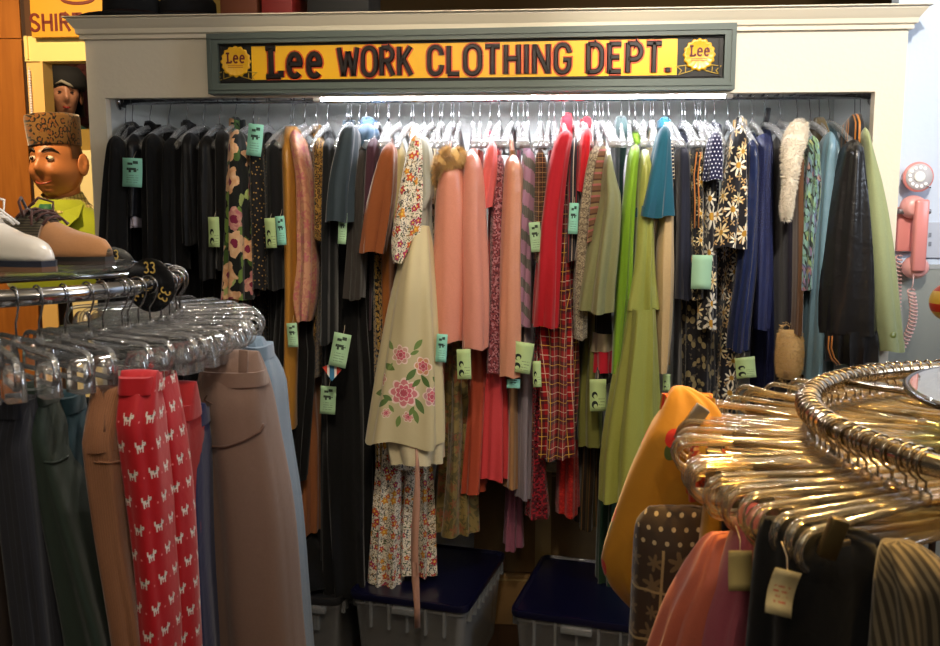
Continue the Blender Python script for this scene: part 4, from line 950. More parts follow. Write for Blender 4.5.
g = G('cardigan', 'cream wool cardigan', 'with navy striped shoulder band beside the teal shirt', 'cardigan', M['cream'], [(146, 665, 673), (176, 665, 674), (260, 662, 674), (340, 660, 673), (366, 660, 672)], sl=[(176, 664, 674), (215, 661, 674), (270, 656, 674), (340, 656, 671), (373, 657, 668)], syc=2.87, sD=.12, tags=[(663, 374, 670, 391, 0, 1, 2.84)], amp=.6)
cloth('striped_shoulder', [(140, 666, 672), (150, 665, 673), (178, 664, 674)], 2.875, .13, M['navytrim'], g, seed=93, shoulder=8)
G('jacket', 'navy gabardine jacket', 'dark fold between cream cardigan and black floral', 'jacket', M['navy'], [(136, 677, 688), (160, 676, 690), (300, 676, 691), (440, 674, 694)], sl=[(146, 676, 689), (180, 675, 691), (300, 675, 690)], collar=[[(130, 677, 685), (142, 675, 689)]])
g = G('blouse', 'black floral blouse', 'edged with orange piping beside the polka dots', 'blouse', M['blackfloral'], [(136, 692, 700), (160, 692, 703), (260, 691, 703), (340, 690, 703)], sl=[(144, 691, 702), (170, 690, 704), (300, 690, 703)])
for k_ in (0, 4): MB().tube([P(693 + k_ + q[0], q[1], 2.828) for q in ((4, 152), (1, 175), (2, 200), (1.5, 228))], .0022, 6).build('piping', M['trim_or'], g)
G('blouse', 'navy polka dot blouse', 'short sleeve above the white flower print', 'blouse', M['polka'], [(128, 711, 719), (150, 709, 721), (180, 708, 720), (300, 706, 716)], sl=[(132, 711, 722), (155, 707, 722), (180, 705, 721)], syc=2.83, sD=.12, collar=[[(123, 712, 719), (133, 710, 722)]])
G('blouse', 'black blouse with large white flowers', 'above a blank mint ticket', 'blouse', M['whiteflower'], [(140, 704, 709), (185, 704, 716), (250, 702, 716), (330, 700, 714)], yc=2.9, D=.13, shoulder=6, hang=706)
tgb = CM('blank mint ticket', '9cc4a4', rough=.8, sheen=0, wr=0, pat=lambda nt, U, V, b: b)
fl = [o for o in COL.objects if o.get('label', '').startswith('black blouse with large')][0]
card('price_tag', 692, 255, 711, 289, 2.81, tgb, fl, -.02)
G('trousers', 'brush print trousers', 'black with fine tan marks under the blank mint ticket', 'trousers', M['brush'], [(150, 699, 703), (260, 686, 714), (330, 684, 712), (440, 682, 712)], yc=3.0, D=.15, shoulder=0, hang=701)
G('dress', 'black daisy print dress', 'long with cream and tan daisies', 'dress', M['daisy'], [(122, 736, 744), (140, 733, 746), (200, 727, 746), (300, 718, 740), (440, 709, 734)], sl=[(126, 735, 746), (150, 731, 747), (200, 722, 747), (248, 716, 745)], syc=2.85, sD=.11, body=1.0, collar=[[(116, 737, 743), (128, 734, 746)]])
G('coat', 'navy satin coat', 'shining fold ending above a yellow green ticket', 'coat', M['navysatin'], [(132, 749, 757), (160, 748, 760), (260, 741, 758), (352, 731, 754)], sl=[(140, 748, 758), (170, 747, 760), (250, 741, 757), (320, 733, 750), (352, 731, 748)], syc=2.87, sD=.1, tags=[(736, 357, 755, 378, .12, 1)])
g = G('dress', 'royal navy glitter dress', 'with a black clip at its hanger', 'dress', M['royal'], [(126, 758, 774), (145, 757, 775), (240, 756, 776), (420, 752, 777)], sl=[(134, 757, 772), (160, 755, 771), (260, 754, 770), (330, 752, 768)], amp=1.4)
MB().obox(P(767, 115, YR - .03), (.016, .02, .045), (0, .1, 0)).build('hanger_clip', plain('black clip', '15151c', rough=.4), g, bevel=.003)
G('dress', 'dark purple knit dress', 'narrow fold beside the cream fur collar', 'dress', M['purple'], [(136, 777, 785), (170, 777, 788), (300, 776, 791), (440, 772, 790)], yc=3.03, D=.3)
g = G('coat', 'brown suede coat', 'with cream fur collar and honey fur cuff', 'coat', M['brownfur'], [(128, 794, 802), (155, 795, 804), (250, 792, 803), (380, 788, 802)], sl=[(150, 795, 804), (190, 794, 803), (260, 792, 802), (335, 789, 800)], syc=2.9)
fur('fur_collar', [(c(786, 219, 2.83), .01), (c(787, 205, 2.825), .016), (c(790, 180, 2.82), .02), (c(791, 160, 2.83), .028), (c(794, 142, 2.85), .036), (c(798, 130, 2.88), .03), (c(801, 124, 2.92), .016)], M['fur_white'], g, .012, 6000, 5)
fur('fur_cuff', [(c(790, 330, 2.88), .034), (c(790, 348, 2.87), .042), (c(789, 366, 2.87), .04), (c(788, 376, 2.88), .03)], M['fur_cuff'], g, .012, 4600, 6)
G('blouse', 'holographic lame blouse', 'shimmering in rainbow colours beside the fur collar coat', 'blouse', M['holo'], [(128, 806, 816), (150, 808, 819), (240, 805, 817), (340, 802, 813)], sl=[(136, 807, 818), (155, 807, 819), (190, 804, 820), (240, 801, 815), (290, 800, 812)], syc=2.88, amp=1.4)
G('jacket', 'olive brown velvet jacket', 'shoulder rising behind the pale blue satin', 'jacket', M['olivebrown'], [(117, 816, 824), (135, 814, 827), (165, 814, 826), (350, 808, 818)], yc=3.06, D=.26)
G('gown', 'pale blue satin gown', 'long flaring fold beside the black leather jacket', 'gown', M['skysatin'], [(124, 827, 834), (145, 824, 836), (200, 819, 838), (280, 813, 835), (380, 806, 832)], sl=[(132, 826, 835), (160, 822, 837), (220, 817, 836), (300, 811, 830), (380, 806, 826)], syc=2.88, sD=.12, body=1.0, collar=[[(120, 828, 834), (132, 824, 837)]])
g = G('jacket', 'black leather jacket', 'large with orange striped collar near the telephone', 'jacket', M['leather'], [(120, 851, 860), (140, 847, 863), (180, 840, 862), (260, 827, 862), (360, 822, 862)], sl=[(140, 847, 863), (170, 841, 866), (220, 832, 871), (290, 823, 877), (335, 821, 880)], syc=2.82, sD=.12, body=.8, amp=.9, k=5)
cloth('collar', [(114, 853, 862), (124, 849, 864), (150, 846, 865)], 2.93, .15, M['leathercollar'], g, seed=97, shoulder=9, k=3, amp=.5)
cloth('waistband', [(332, 824, 879), (344, 823, 880), (364, 825, 877)], 2.83, .14, M['leather'], g, seed=98, shoulder=0, k=12, amp=.8)
for q in (0, 3.2): MB().tube([P(829 + q + e[0], e[1], 2.755 + e[2]) for e in ((0, 336, 0), (-1, 348, 0), (2, 358, .003), (8, 365, .01))], .0026, 6).build('orange_piping', M['trim_or'], g)
g = G('jacket', 'lime suede jacket', 'at the telephone end of the rail with one round button', 'jacket', M['suede'], [(126, 858, 864), (150, 857, 863), (260, 856, 862), (345, 855, 862)], sl=[(128, 863, 869), (145, 865, 872), (185, 866, 883), (240, 869, 893), (300, 873, 900), (352, 877, 905)], syc=2.84, sD=.08, body=1.0, amp=.6, k=4)
MB().lathe([(0, 0), (.011, 0), (.012, .003), (.008, .006), (0, .006)], P(892, 335, 2.795), 18, 'y').build('button', plain('olive button', '7a8440', rough=.3), g)
# ---- empty hooks of plain hangers in the crowded middle of the rail
for i, u in enumerate([345, 386, 438, 452, 497, 522, 540, 553, 582, 628, 668, 684, 697, 727]):
    put_hanger(u + 1.5, 'bare clear plastic hanger squeezed among the crowded clothes on the rail', 'bare hangers on the alcove rail', PI / 2 + random.uniform(-.1, .1))
# ---------------------------------------------------------------- round racks
def round_rack(label, cx, cy, z, R, r, m, nm='clothes_rack'):
    t = thing(nm, label, 'clothes rack', (cx, cy, 0))
    MB().tube([(cx + R * math.cos(a), cy + R * math.sin(a), z) for a in [2 * PI * k / 96 for k in range(96)]], r, 16, closed=True).build('ring_rail', m, t)
    MB().tube([(cx, cy, .05), (cx, cy, z + .004)], .019, 16).build('post', m, t)
    for k in range(4):
        a = PI / 4 + k * PI / 2
        MB().tube([(cx, cy, z - .002), (cx + R * math.cos(a), cy + R * math.sin(a), z - .002)], .007, 8).build('spoke', m, t)
        MB().tube([(cx, cy, .12), (cx + .2 * math.cos(a), cy + .2 * math.sin(a), .06), (cx + .42 * math.cos(a), cy + .42 * math.sin(a), .035)], .013, 10).build('leg', m, t)
        MB().lathe([(0, 0), (.02, 0), (.022, .01), (.012, .03), (0, .03)], (cx + .42 * math.cos(a), cy + .42 * math.sin(a), 0), 14).build('foot', plain('rubber foot', '151515', rough=.8), t)
    return t
def glass_disc(label, cx, cy, z, R, m, med):
    t = thing('glass_disc', label, 'glass', (cx, cy, z))
    MB().lathe([(0, 0), (R - .002, 0), (R, .003), (R, .007), (R - .002, .01), (0, .01)], (cx, cy, z), 72).build('pane', m, t, auto=30)
    if med: MB().tube([(cx + (R + .004) * math.cos(a), cy + (R + .004) * math.sin(a), z + .005) for a in [2 * PI * k / 90 for k in range(90)]], .0055, 8, closed=True).build('edge_band', med, t)
    return t
def proto_clip_hanger(name, mb_clear, clip_m, dome=True, hookr=.021, up=0.0, L=.165):
    r = thing(name, 'x', 'clothes hanger')
    MB().tube(hook_path(hookr, -.075 + up), .0019, 6).build('hook', M_wire if dome else M_brass, r)
    MB().tube([(0, 0, -.07 + up), (0, 0, -.078 + up), (0, 0, -.092 + up)], [.005, .009, .008], 8).build('neck', mb_clear, r)
    q = []
    for a in range(90, 271, 20): q.append((-L + .026 * math.cos(math.radians(a)), 0, -.112 + up + .026 * math.sin(math.radians(a))))
    for a in range(-90, 91, 20): q.append((L + .026 * math.cos(math.radians(a)), 0, -.112 + up + .026 * math.sin(math.radians(a))))
    MB().tube(q, .0048, 8, closed=True, flat=1.3).build('bar', mb_clear, r)
    MB().tube([(-.12, 0, -.09 + up), (0, 0, -.088 + up), (.12, 0, -.09 + up)], .004, 6).build('web', mb_clear, r)
    for s in (-1, 1):
        x = .148 * s
        if dome:
            ring = lambda y, k: [Vector((x + k * .026 * math.cos(t), y, -.148 + k * (.05 * math.sin(t) if math.sin(t) > 0 else 0) - (.012 if math.sin(t) < .01 else 0))) for t in [PI * i / 14 for i in range(15)]]
            MB().loft([ring(-.016, .86), ring(-.012, 1), ring(.012, 1), ring(.016, .86)]).build('clip', mb_clear, r, auto=50)
        else:
            o = MB().obox((x, 0, -.14 + up), (.02, .014, .05)).obox((x, 0, -.112 + up), (.024, .02, .014)).build('clip', clip_m, r, bevel=.002, smooth=False)
            mb = MB()
            for i in range(4): mb.box((x - .011, -.0088, -.122 + up - i * .004), (x + .011, .0088, -.12 + up - i * .004))
            mb.build('clip_ridge', clip_m, o, smooth=False)
    return r
# ================================================= rack by the shoes
e = P(163, 283, 1.9); RL = .46; LX, LY, LZ = e.x - RL, 1.9, e.z
round_rack('round chrome rack of trousers carrying the two shoes', LX, LY, LZ, RL, .0165, M_chrome)
m_glass = clear_mat('glass sheet', 'e6f0ea', .02, .9, .03)
GZ = LZ + .026
glass_disc('clear glass disc under the white sneaker and tan shoe', LX, LY, GZ, .36, m_glass, None)
MB_l = MB()
TH = proto_clip_hanger('trouser_hanger', M_clear, M_chrome, True); th_used = [False]
def trouser_hanger(a, label, group, yaw=0.0):
    loc = (LX + RL * math.cos(a), LY + RL * math.sin(a), LZ)
    if not th_used[0]:
        th_used[0] = True; TH.location = loc; TH.rotation_euler = (0, 0, a + yaw); TH['label'] = label; TH['group'] = group; return TH
    return dup(TH, loc, (0, 0, a + yaw), label, group)
GL_ = 'clear clip hangers on the round trouser rack'
# trousers: (name, label, material, rows, yc, D, extra)
def trousers(short, rest, m, rows, yc, D, ang, band=None, kind='trousers', seed=0, amp=.8, k=5, yaw=0.0):
    c = P((rows[0][1] + rows[0][2]) / 2, rows[0][0], yc)
    r = thing(kind, short + ' ' + rest, kind, (c.x, yc, P(0, rows[-1][0], yc).z))
    cloth('body', rows, yc, D, m, r, seed=seed + 300, shoulder=55, amp=amp, k=k, n=48, ex=.7, xk=.9)
    v0 = rows[0][0]
    def wide(v, e): a, b = interp(rows, v); return (v, a - e, b + e)
    bh = band or 24
    cloth('waistband', [wide(v0 - .6, .3), wide(v0 + bh * .5, .5), wide(v0 + bh, .3)], yc, D + .004, m, r, seed=seed + 300, shoulder=55, amp=.15, k=k, n=48, ex=.7, hem=0, xk=.9)
    trouser_hanger(math.radians(ang), 'clear plastic clip hanger with wire hook holding the ' + short, GL_, yaw)
    return r
def seam(r, pts, Y, m, rad=.0022, name='pocket_seam'):
    b = part(r, 'body'); q = []
    for (a, c) in zip(pts, pts[1:]):
        for t in (0, .25, .5, .75): q.append((a[0] + (c[0] - a[0]) * t, a[1] + (c[1] - a[1]) * t))
    q.append(pts[-1][:2]); pp = [p for p in (on(b, u, v, rad * .4) for u, v in q) if p is not None]
    if len(pp) > 2: return MB().tube(pp, rad, 6).build(name, m, r)
T = dict(brown=CM('dark brown wool', '2c211b', rough=.95), char=CM('charcoal pinstripe', '24252c', rough=.9, pat=pt_pin('3c3e48')), green=CM('dark green twill', '26332a', rough=.9, weave=1),
         tealb=CM('deep teal cotton', '22404a', rough=.85), cord=CM('tan corduroy', '8a5c3e', rough=.95, pat=pt_corduroy), dogs=CM('red terrier print', 'b0121c', rough=.6, pat=pt_dogs),
         redp=CM('brick red cotton', 'a81e20', rough=.8), navyb=CM('navy blue cotton', '1c2450', rough=.8), beige=CM('beige wool trouser', '83695c', rough=.95, weave=1),
         lblue=CM('light blue denim', '6c8092', rough=.9, weave=1), umber=CM('umber twill', '6a4630'), blk=M_black[0], mauve2=CM('taupe brown twill', '5c4034'))
trousers('dark brown wool trousers', 'at the frame edge beside the charcoal pinstripe pair', T['brown'], [(410, -22, 3), (470, -16, 12), (560, -6, 27), (700, 10, 44)], 1.52, .13, 238, seed=1)
g = trousers('charcoal pinstripe trousers', 'under the white sneaker, between brown and green pairs', T['char'], [(396, 6, 34), (430, 3, 38), (500, 9, 47), (627, 25, 61), (740, 38, 72)], 1.5, .13, 247, seed=2)
g = trousers('dark green twill trousers', 'with a slanted pocket opening at the hip', T['green'], [(384, 24, 46), (430, 34, 60), (460, 42, 69), (500, 48, 81), (627, 66, 114), (740, 80, 140)], 1.54, .14, 256, seed=3)
seam(g, [(44, 462), (52, 463), (60, 461), (68, 456)], 1.43, T['green'])
g = trousers('deep teal cotton trousers', 'narrow fold behind the dark green pair', T['tealb'], [(392, 50, 72), (440, 66, 86), (500, 84, 99), (627, 104, 116), (740, 120, 130)], 1.6, .13, 264, seed=4)
trousers('black stand-in trousers', 'filling the shaded gap before the tan corduroy', T['blk'], [(400, 78, 92), (460, 86, 98), (627, 108, 122), (740, 120, 130)], 1.66, .13, 271, seed=5)  # black fold put in for the shaded gap between neighbouring pairs
g = trousers('tan corduroy trousers', 'with a fly seam and wide waistband beside the red terrier print', T['cord'], [(388, 92, 124), (440, 92, 126), (470, 95, 128), (540, 106, 133), (627, 120, 147), (740, 132, 160)], 1.54, .13, 279, band=66, seed=6)
seam(g, [(104, 392), (105, 412), (104, 432)], 1.413, T['umber'], .0028, 'fly_seam'); seam(g, [(94, 462, .004), (110, 463, .006), (127, 460)], 1.418, T['cord'], .002, 'hip_seam')
g = trousers('red trousers printed with white terriers', 'bright broad fold at the middle of the round rack', T['dogs'], [(372, 122, 158), (420, 122, 160), (500, 132, 166), (560, 140, 168), (627, 146, 172), (740, 152, 176)], 1.55, .12, 289, seed=7, k=4)
cloth('trouser_leg', [(380, 154, 170), (440, 158, 180), (500, 163, 186), (627, 170, 193), (740, 172, 198)], 1.62, .1, T['dogs'], g, seed=401, shoulder=0, k=4, ex=.7, xk=.9)
trousers('brick red cotton trousers', 'plain fold between the terrier print and navy blue', T['redp'], [(383, 168, 195), (410, 168, 196), (440, 171, 197), (520, 178, 196), (627, 186, 197), (740, 190, 200)], 1.7, .12, 300, band=40, seed=8)
trousers('navy blue cotton trousers', 'narrow fold beside the beige wool pair', T['navyb'], [(405, 190, 204), (460, 193, 206), (560, 192, 208), (700, 196, 214)], 1.75, .12, 310, seed=9)
g = trousers('beige wool trousers', 'with belt loop and curved pocket facing the alcove', T['beige'], [(352, 206, 258), (385, 202, 266), (410, 202, 270), (440, 206, 275), (520, 214, 289), (627, 222, 300), (740, 232, 312)], 1.84, .12, 335, band=36, seed=10, k=4)
seam(g, [(205, 438, -.0), (212, 447, .008), (226, 447, .012), (244, 441, .012), (260, 432, .008), (264, 424, 0)], 1.755, T['mauve2'], .003)
MB().obox(on(part(g, 'body'), 243, 371, .006), (.02, .006, .09), (0, .06, 0)).build('belt_loop', T['beige'], g, bevel=.002)
seam(g, [(207, 395), (204, 400), (212, 404)], 1.765, T['mauve2'], .002, 'stitching')
trousers('light blue denim trousers', 'outermost fold beyond the beige wool pair', T['lblue'], [(338, 240, 262), (380, 254, 277), (440, 264, 284), (520, 281, 295), (627, 292, 303), (740, 300, 314)], 1.99, .18, 352, seed=11)
trousers('umber twill trousers', 'low fold peeking between navy blue and beige pairs', T['umber'], [(380, 206, 216), (520, 206, 222), (580, 208, 224), (700, 208, 226)], 1.93, .1, 343, seed=12)
for a in (228, 252, 268, 284, 295, 305, 314, 319, 325, 331, 341, 347, 358, 4, 11, 19, 27, 34, 42, 52, 63):
    trouser_hanger(math.radians(a), 'empty clear plastic clip hanger crowded on the round trouser rack', 'empty hangers on the round trouser rack', random.uniform(-.12, .12))
# size dividers: black discs with gold numbers hanging on the rail
def divider(label, a, yaw):
    loc = Vector((LX + RL * math.cos(a), LY + RL * math.sin(a), LZ)); t = thing('size_divider', label, 'size divider', (0, 0, 0))
    n = 48; R0, h0 = .057, .019
    rings = []
    for rr, y in ((h0, -.002), (R0 - .001, -.002), (R0, -.001), (R0, .001), (R0 - .001, .002), (h0, .002)):
        rings.append([Vector((rr * math.cos(2 * PI * k / n), y, rr * math.sin(2 * PI * k / n))) for k in range(n)])
    rings.append(rings[0]); MB().loft(rings, False, False).build('disc', plain('black divider plastic', '0c0c0e', rough=.25), t)
    for q, ang in enumerate((0, 120, 240)):
        mb = MB(); ca, sa = math.cos(math.radians(ang)), math.sin(math.radians(ang))
        to = lambda x, y, h: Vector(((x) * ca + (y + .037) * sa, -.0021 - h, -(x) * sa + (y + .037) * ca))
        lettering(mb, '33', to, -.0135, -.011, .0135, .012, .0032, .0006, gap=.14)
        mb.build('number', plain('gold print', 'c0a050', rough=.4), t, smooth=False)
    t.location = loc; t.rotation_euler = (0, 0, yaw)
    return t
divider('black size disc with gold 33, at the outer bend of the trouser rack', math.radians(-7), math.radians(-10))
divider('black size disc with gold 33, half hidden behind the chrome rail and tan shoe', math.radians(72), math.radians(10))
# ---------------------------------------------------------------- shoes
def shoe(name, label, heel, toe, zb, w, mu, ms, mt, lace_m, sole2, sole_h=.018, cap=None, hs=1.1):
    """low laced shoe lofted from heel to toe"""
    H, To = Vector(heel), Vector(toe); L = (To - H).length; ax = (To - H).normalized(); sd = Vector((-ax.y, ax.x, 0))
    t = thing(name, label, 'shoe', (H.x, H.y, zb))
    hw = lambda s: w * (.34 + .16 * math.sin(min(1, s / .3) * PI / 2) + .0 if s < .3 else (.5 - .06 * math.sin((s - .3) / .35 * PI) if s < .65 else .5 * max(.02, 1 - ((s - .65) / .36) ** 2.6) ** .6 + .01))
    def pt(s, y, z): return H + ax * (s * L) + sd * y + Vector((0, 0, zb + z - H.z))
    # sole
    out = [(s, hw(s) + .004) for s in [i / 20 for i in range(21)]]
    loop = [(s, y) for s, y in out] + [(s, -y) for s, y in reversed(out)]
    MB().loft([[pt(s, y, 0) for s, y in loop], [pt(s, y, sole_h * .45) for s, y in loop]]).build('outsole', sole2, t, auto=40)
    MB().loft([[pt(s, y * .985, sole_h * .45) for s, y in loop], [pt(s, y * 1.01, sole_h) for s, y in loop]]).build('midsole', ms, t, auto=40)
    top = [(0, .068), (.08, .078), (.2, .074), (.32, .078), (.42, .088), (.52, .08), (.62, .064), (.74, .05), (.86, .043), (.95, .034), (1, .016)]
    def th(s):
        for (a, x), (b, y) in zip(top, top[1:]):
            if a <= s <= b: return (x + (y - x) * ((s - a) / (b - a))) * hs
    def up(s0, s1, k, e):
        rings = []
        for i in range(k + 1):
            s = s0 + (s1 - s0) * i / k; W = hw(s) * e; h = th(s) * e
            rings.append([pt(s, W * math.copysign(abs(math.cos(q)) ** .7, math.cos(q)) * (1 - .25 * max(0, math.sin(q))), sole_h + h * max(0, math.sin(q)) ** .75) for q in [PI * j / 16 for j in range(17)]])
        return rings
    MB().loft(up(0, 1, 36, 1.0)).build('upper', mu, t)
    if cap: MB().loft(up(cap[0], 1, 16, 1.022)).build('toe_cap', cap[1], t)
    MB().loft([[pt(s, y * .5, sole_h + th(s) + dz) for y, dz in ((-.03, -.004), (-.02, .006), (.02, .006), (.03, -.004))] for s in (.36, .42, .48, .54, .6)]).build('tongue', mt, t)
    for i in range(5):
        s = .38 + .05 * i; h = sole_h + th(s) + .006
        MB().tube([pt(s, -.032, h - .014), pt(s + .01, -.018, h), pt(s + .02, 0, h + .004), pt(s + .025, .018, h), pt(s + .03, .032, h - .014)], .0032, 6).build('lace', lace_m, t)
    for sg_, q in ((1, 0), (-1, .4)):
        h = sole_h + th(.38) + .012
        MB().tube([pt(.38, 0, h), pt(.41, sg_ * .025, h + .026), pt(.46, sg_ * .05, h + .016), pt(.47, sg_ * .045, h - .016), pt(.42, sg_ * .02, h - .004), pt(.39, 0, h)], .0032, 6).build('bow', lace_m, t)
        MB().tube([pt(.39, 0, h), pt(.5, sg_ * .03, h - .004), pt(.56, sg_ * .055, h - .035)], .003, 6).build('lace_end', lace_m, t)
    return t
ws = plain('white leather', 'd8d2ca', rough=.3, coat=.2, bump=.05)
shz = GZ + .0105
q0, q1 = P(-62, 270, 1.93), P(49, 270, 1.72)
shoe('sneaker', 'white leather sneaker with white laces and dark sole on the glass disc', (q0.x, 1.93, shz), (q1.x, 1.72, shz), shz, .098, ws, plain('navy sole edge', '1c2030', rough=.5), ws, CM('white lace', 'e0dcd8', wr=0), plain('gum sole', '6a4a34', rough=.6), .022)
q0, q1 = P(-16, 262, 2.05), P(110, 262, 1.95)
shoe('shoe', 'tan suede shoe with olive mesh instep and brown laces on the glass disc', (q0.x, 2.05, shz), (q1.x, 1.95, shz), shz, .1,
     CM('olive mesh', '4a4234', pat=pt_stripes([(1, '5a5240'), (1, '2e2820')], .006, True), wr=0), plain('black sole edge', '17120f', rough=.5), CM('brown mesh', '3a2c24', wr=0), CM('brown lace', '4a2c26', wr=0), plain('dark brown sole', '2a1a12', rough=.6), .018, (.56, CM('tan suede', 'a8764c', rough=.95, sheen=.4)))
# ================================================= rack in the corner with skirts
e = P(797, 420, 1.37); RR = .46; RX, RY, RZ = e.x + RR + .036, 1.37, e.z
round_rack('round chrome rack packed with clear skirt hangers and a glass disc', RX, RY, RZ, RR, .0155, M_brass)
glass_disc('round glass disc with dark edge inside the ring of the skirt rack', RX, RY, RZ + .03, .31, clear_mat('glass sheet green', 'cfdcd6', .03, 1.2, .02), plain('dark glass edge', '1a1612', rough=.2))
SH = proto_clip_hanger('skirt_hanger', M_clear2, plain('pewter clip', '8a8274', rough=.35, metal=.9), False, .0195, .036, .185); sh_used = [False]
def skirt_hanger(a, label, group, yaw=0.0, tilt=0.0):
    loc = (RX + RR * math.cos(a), RY + RR * math.sin(a), RZ)
    if not sh_used[0]:
        sh_used[0] = True; SH.location = loc; SH.rotation_euler = (0, tilt, a + yaw); SH['label'] = label; SH['group'] = group; return SH
    return dup(SH, loc, (0, tilt, a + yaw), label, group)
GS_ = 'clear clip hangers on the skirt rack'
a = 66.0; i = 0
while a < 212:
    skirt_hanger(math.radians(a), 'empty clear plastic skirt hanger with pewter clips packed on the round ring', 'empty hangers on the skirt rack', random.uniform(-.16, .16), random.uniform(-.06, .06))
    a += 3.1 + random.uniform(-.6, .6)
def skirt(short, rest, m, rows, yc, D, ang, kind='skirt', seed=0, amp=1.0, k=6, tags=(), yaw=0.0, sh=50):
    c = P((rows[0][1] + rows[0][2]) / 2, rows[0][0], yc)
    r = thing(kind, short + ' ' + rest, kind, (c.x, yc, P(0, rows[-1][0], yc).z))
    cloth('body', rows, yc, D, m, r, seed=seed + 700, shoulder=sh, amp=amp, k=k, n=52, ex=.75, step=8, xk=.9)
    skirt_hanger(math.radians(ang), 'clear plastic clip hanger on the ring holding the ' + short, GS_, yaw)
    return r
mu = CM('mustard bud print', 'b07a1c', rough=.7, pat=pt_buds)
g = skirt('mustard yellow skirt', 'with small red buds, its full hem swinging towards the lime gown', mu, [(388, 674, 686), (396, 669, 700), (408, 664, 712), (424, 657, 718), (444, 646, 722), (480, 630, 726), (520, 616, 726), (560, 604, 716), (576, 602, 708), (600, 612, 704), (630, 640, 700), (660, 668, 700)], 1.64, .16, 163, seed=1, k=5)
MB().obox(on(part(g, 'body'), 691, 424, .006), (.026, .014, .075), (0, .6, 0)).build('silver_clip', MATS['pewter clip'], g, bevel=.002)
cloth('waistband', [(387, 673.5, 686.5), (395, 669, 701), (405, 664.5, 711), (414, 661, 716)], 1.64, .035, CM('mustard waistband', 'b8842a', pat=pt_daisy('c0301e', '6a6a2a', 34.0, .4)), g, seed=4, shoulder=3, amp=.3)
g = skirt('brown bandana print skirt', 'with cream dots and squares beside the mustard skirt', CM('brown bandana print', '3a2c20', rough=.8, pat=pt_bandana), [(508, 650, 712), (530, 637, 716), (580, 635, 712), (640, 634, 706), (720, 630, 708)], 1.42, .1, 186, seed=2, amp=.5)
g = skirt('yellow and black striped skirt', 'with elastic waist seen between the clear hangers', CM('yellow elastic', 'b8841c'), [(496, 706, 722), (520, 703, 722), (560, 698, 722), (700, 690, 722)], 1.33, .05, 197, seed=3, amp=.2, sh=20)
cloth('black_panel', [(495, 722, 737), (512, 722, 737), (532, 722, 732), (560, 722, 728)], 1.32, .05, M_black[0], g, seed=6, shoulder=20, amp=.2)
skirt('salmon pink skirt', 'smooth dusky fold in front of the bandana print', CM('salmon crepe', 'b8604a', rough=.6), [(535, 712, 735), (550, 702, 738), (580, 690, 738), (627, 668, 732), (720, 640, 730)], 1.24, .1, 187, seed=4, amp=.7)
g = skirt('rose pink skirt', 'with a blank cream patch ticket', CM('rose pink cotton', '9a4a58', rough=.7), [(506, 744, 762), (525, 738, 764), (560, 730, 764), (600, 720, 762), (640, 710, 760), (720, 700, 758)], 1.19, .1, 192, seed=5, amp=.7)
card('price_tag', 729, 550, 751, 590, 1.128, CM('cream ticket', 'b8a468', rough=.8, wr=0, sheen=0, pat=lambda nt, U, V, b: b), g, .03)
g = skirt('black wool skirt', 'with a curled cream ticket written in red', M_black[0], [(520, 766, 798), (532, 764, 840), (548, 760, 880), (600, 755, 882), (646, 752, 880), (720, 748, 880)], 1.1, .1, 203, seed=6, amp=.8)
def pt_red(nt, U, V, b):
    n = noise(nt, comb(nt, U, V), 10.0, 2.0); t = (U > .2) * (U < .8) * (V > .22) * (V < .62) * ((V * 9.0).fr() < .4) * (n > .47)
    return mixc(nt, t * .8, b, hx('b8402e'))
card('price_tag', 769, 568, 794, 612, 1.03, CM('cream red ticket', 'c8b88a', rough=.8, wr=0, sheen=0, pat=pt_red), g, -.22, .012)
MB().obox(P(833, 538, 1.03), (.022, .014, .05), (0, .3, 0)).build('brass_clip', plain('dull brass', '6a5a38', rough=.35, metal=.8), g, bevel=.003)
skirt('grey ribbed knit skirt', 'ribbed grey and olive beside the black wool skirt', CM('grey rib knit', '5a5040', rough=.9, pat=pt_stripes([(1, '6a5f4a'), (1, '3a3226')], .012)), [(545, 884, 915), (570, 880, 940), (620, 876, 975), (720, 872, 990)], 1.06, .12, 208, seed=7)
skirt('coral flower print blouse', 'crumpled between two clear hangers beside the mustard skirt', CM('coral flower print', 'b0402a', pat=pt_daisy('d8a060', '2a4a44', 20.0, .45)), [(440, 700, 712), (450, 693, 722), (474, 688, 728), (500, 690, 726)], 1.52, .05, 173, kind='blouse', seed=8, sh=30)
# ---------------------------------------------------------------- pink telephone
TY = YW
ph = thing('telephone', 'pink rotary wall telephone with grey dial and hanging handset', 'telephone', tuple(P(912, 232, TY)))
m_pink = plain('pink plastic', 'd98a86', rough=.3, coat=.3); m_pinkl = plain('pale pink plastic', 'dfa09c', rough=.3, coat=.3)
a, b_ = P(895, 207, TY), P(918, 251, TY)
MB().box((a.x, TY - .035, b_.z), (b_.x, TY - .0005, a.z)).build('back_plate', m_pink, ph, bevel=.004)
dc = P(917.5, 177, TY - .05); k = .0031
MB().lathe([(0, -.05), (.03, -.05), (.038, -.02), (.045, 0), (.047, .006), (.045, .01), (.041, .011), (0, .011)], dc, 40, 'y').build('dial_housing', m_pink, ph)
d = MB().lathe([(0, .011), (.040, .011), (.0405, .013), (.039, .015), (.018, .016), (0, .016)], dc, 40, 'y').build('dial', plain('dial grey', 'b8b4b8', rough=.35), ph)
mb = MB()
for i in range(10):
    an = math.radians(60 + i * 28); mb.lathe([(0, .0158), (.0052, .0158), (.0056, .0168), (.0048, .0172), (0, .0165)], (dc.x + .0295 * math.cos(an), dc.y, dc.z + .0295 * math.sin(an)), 14, 'y')
mb.build('finger_hole_pattern', plain('finger hole', 'f0f0f0', rough=.4), d)
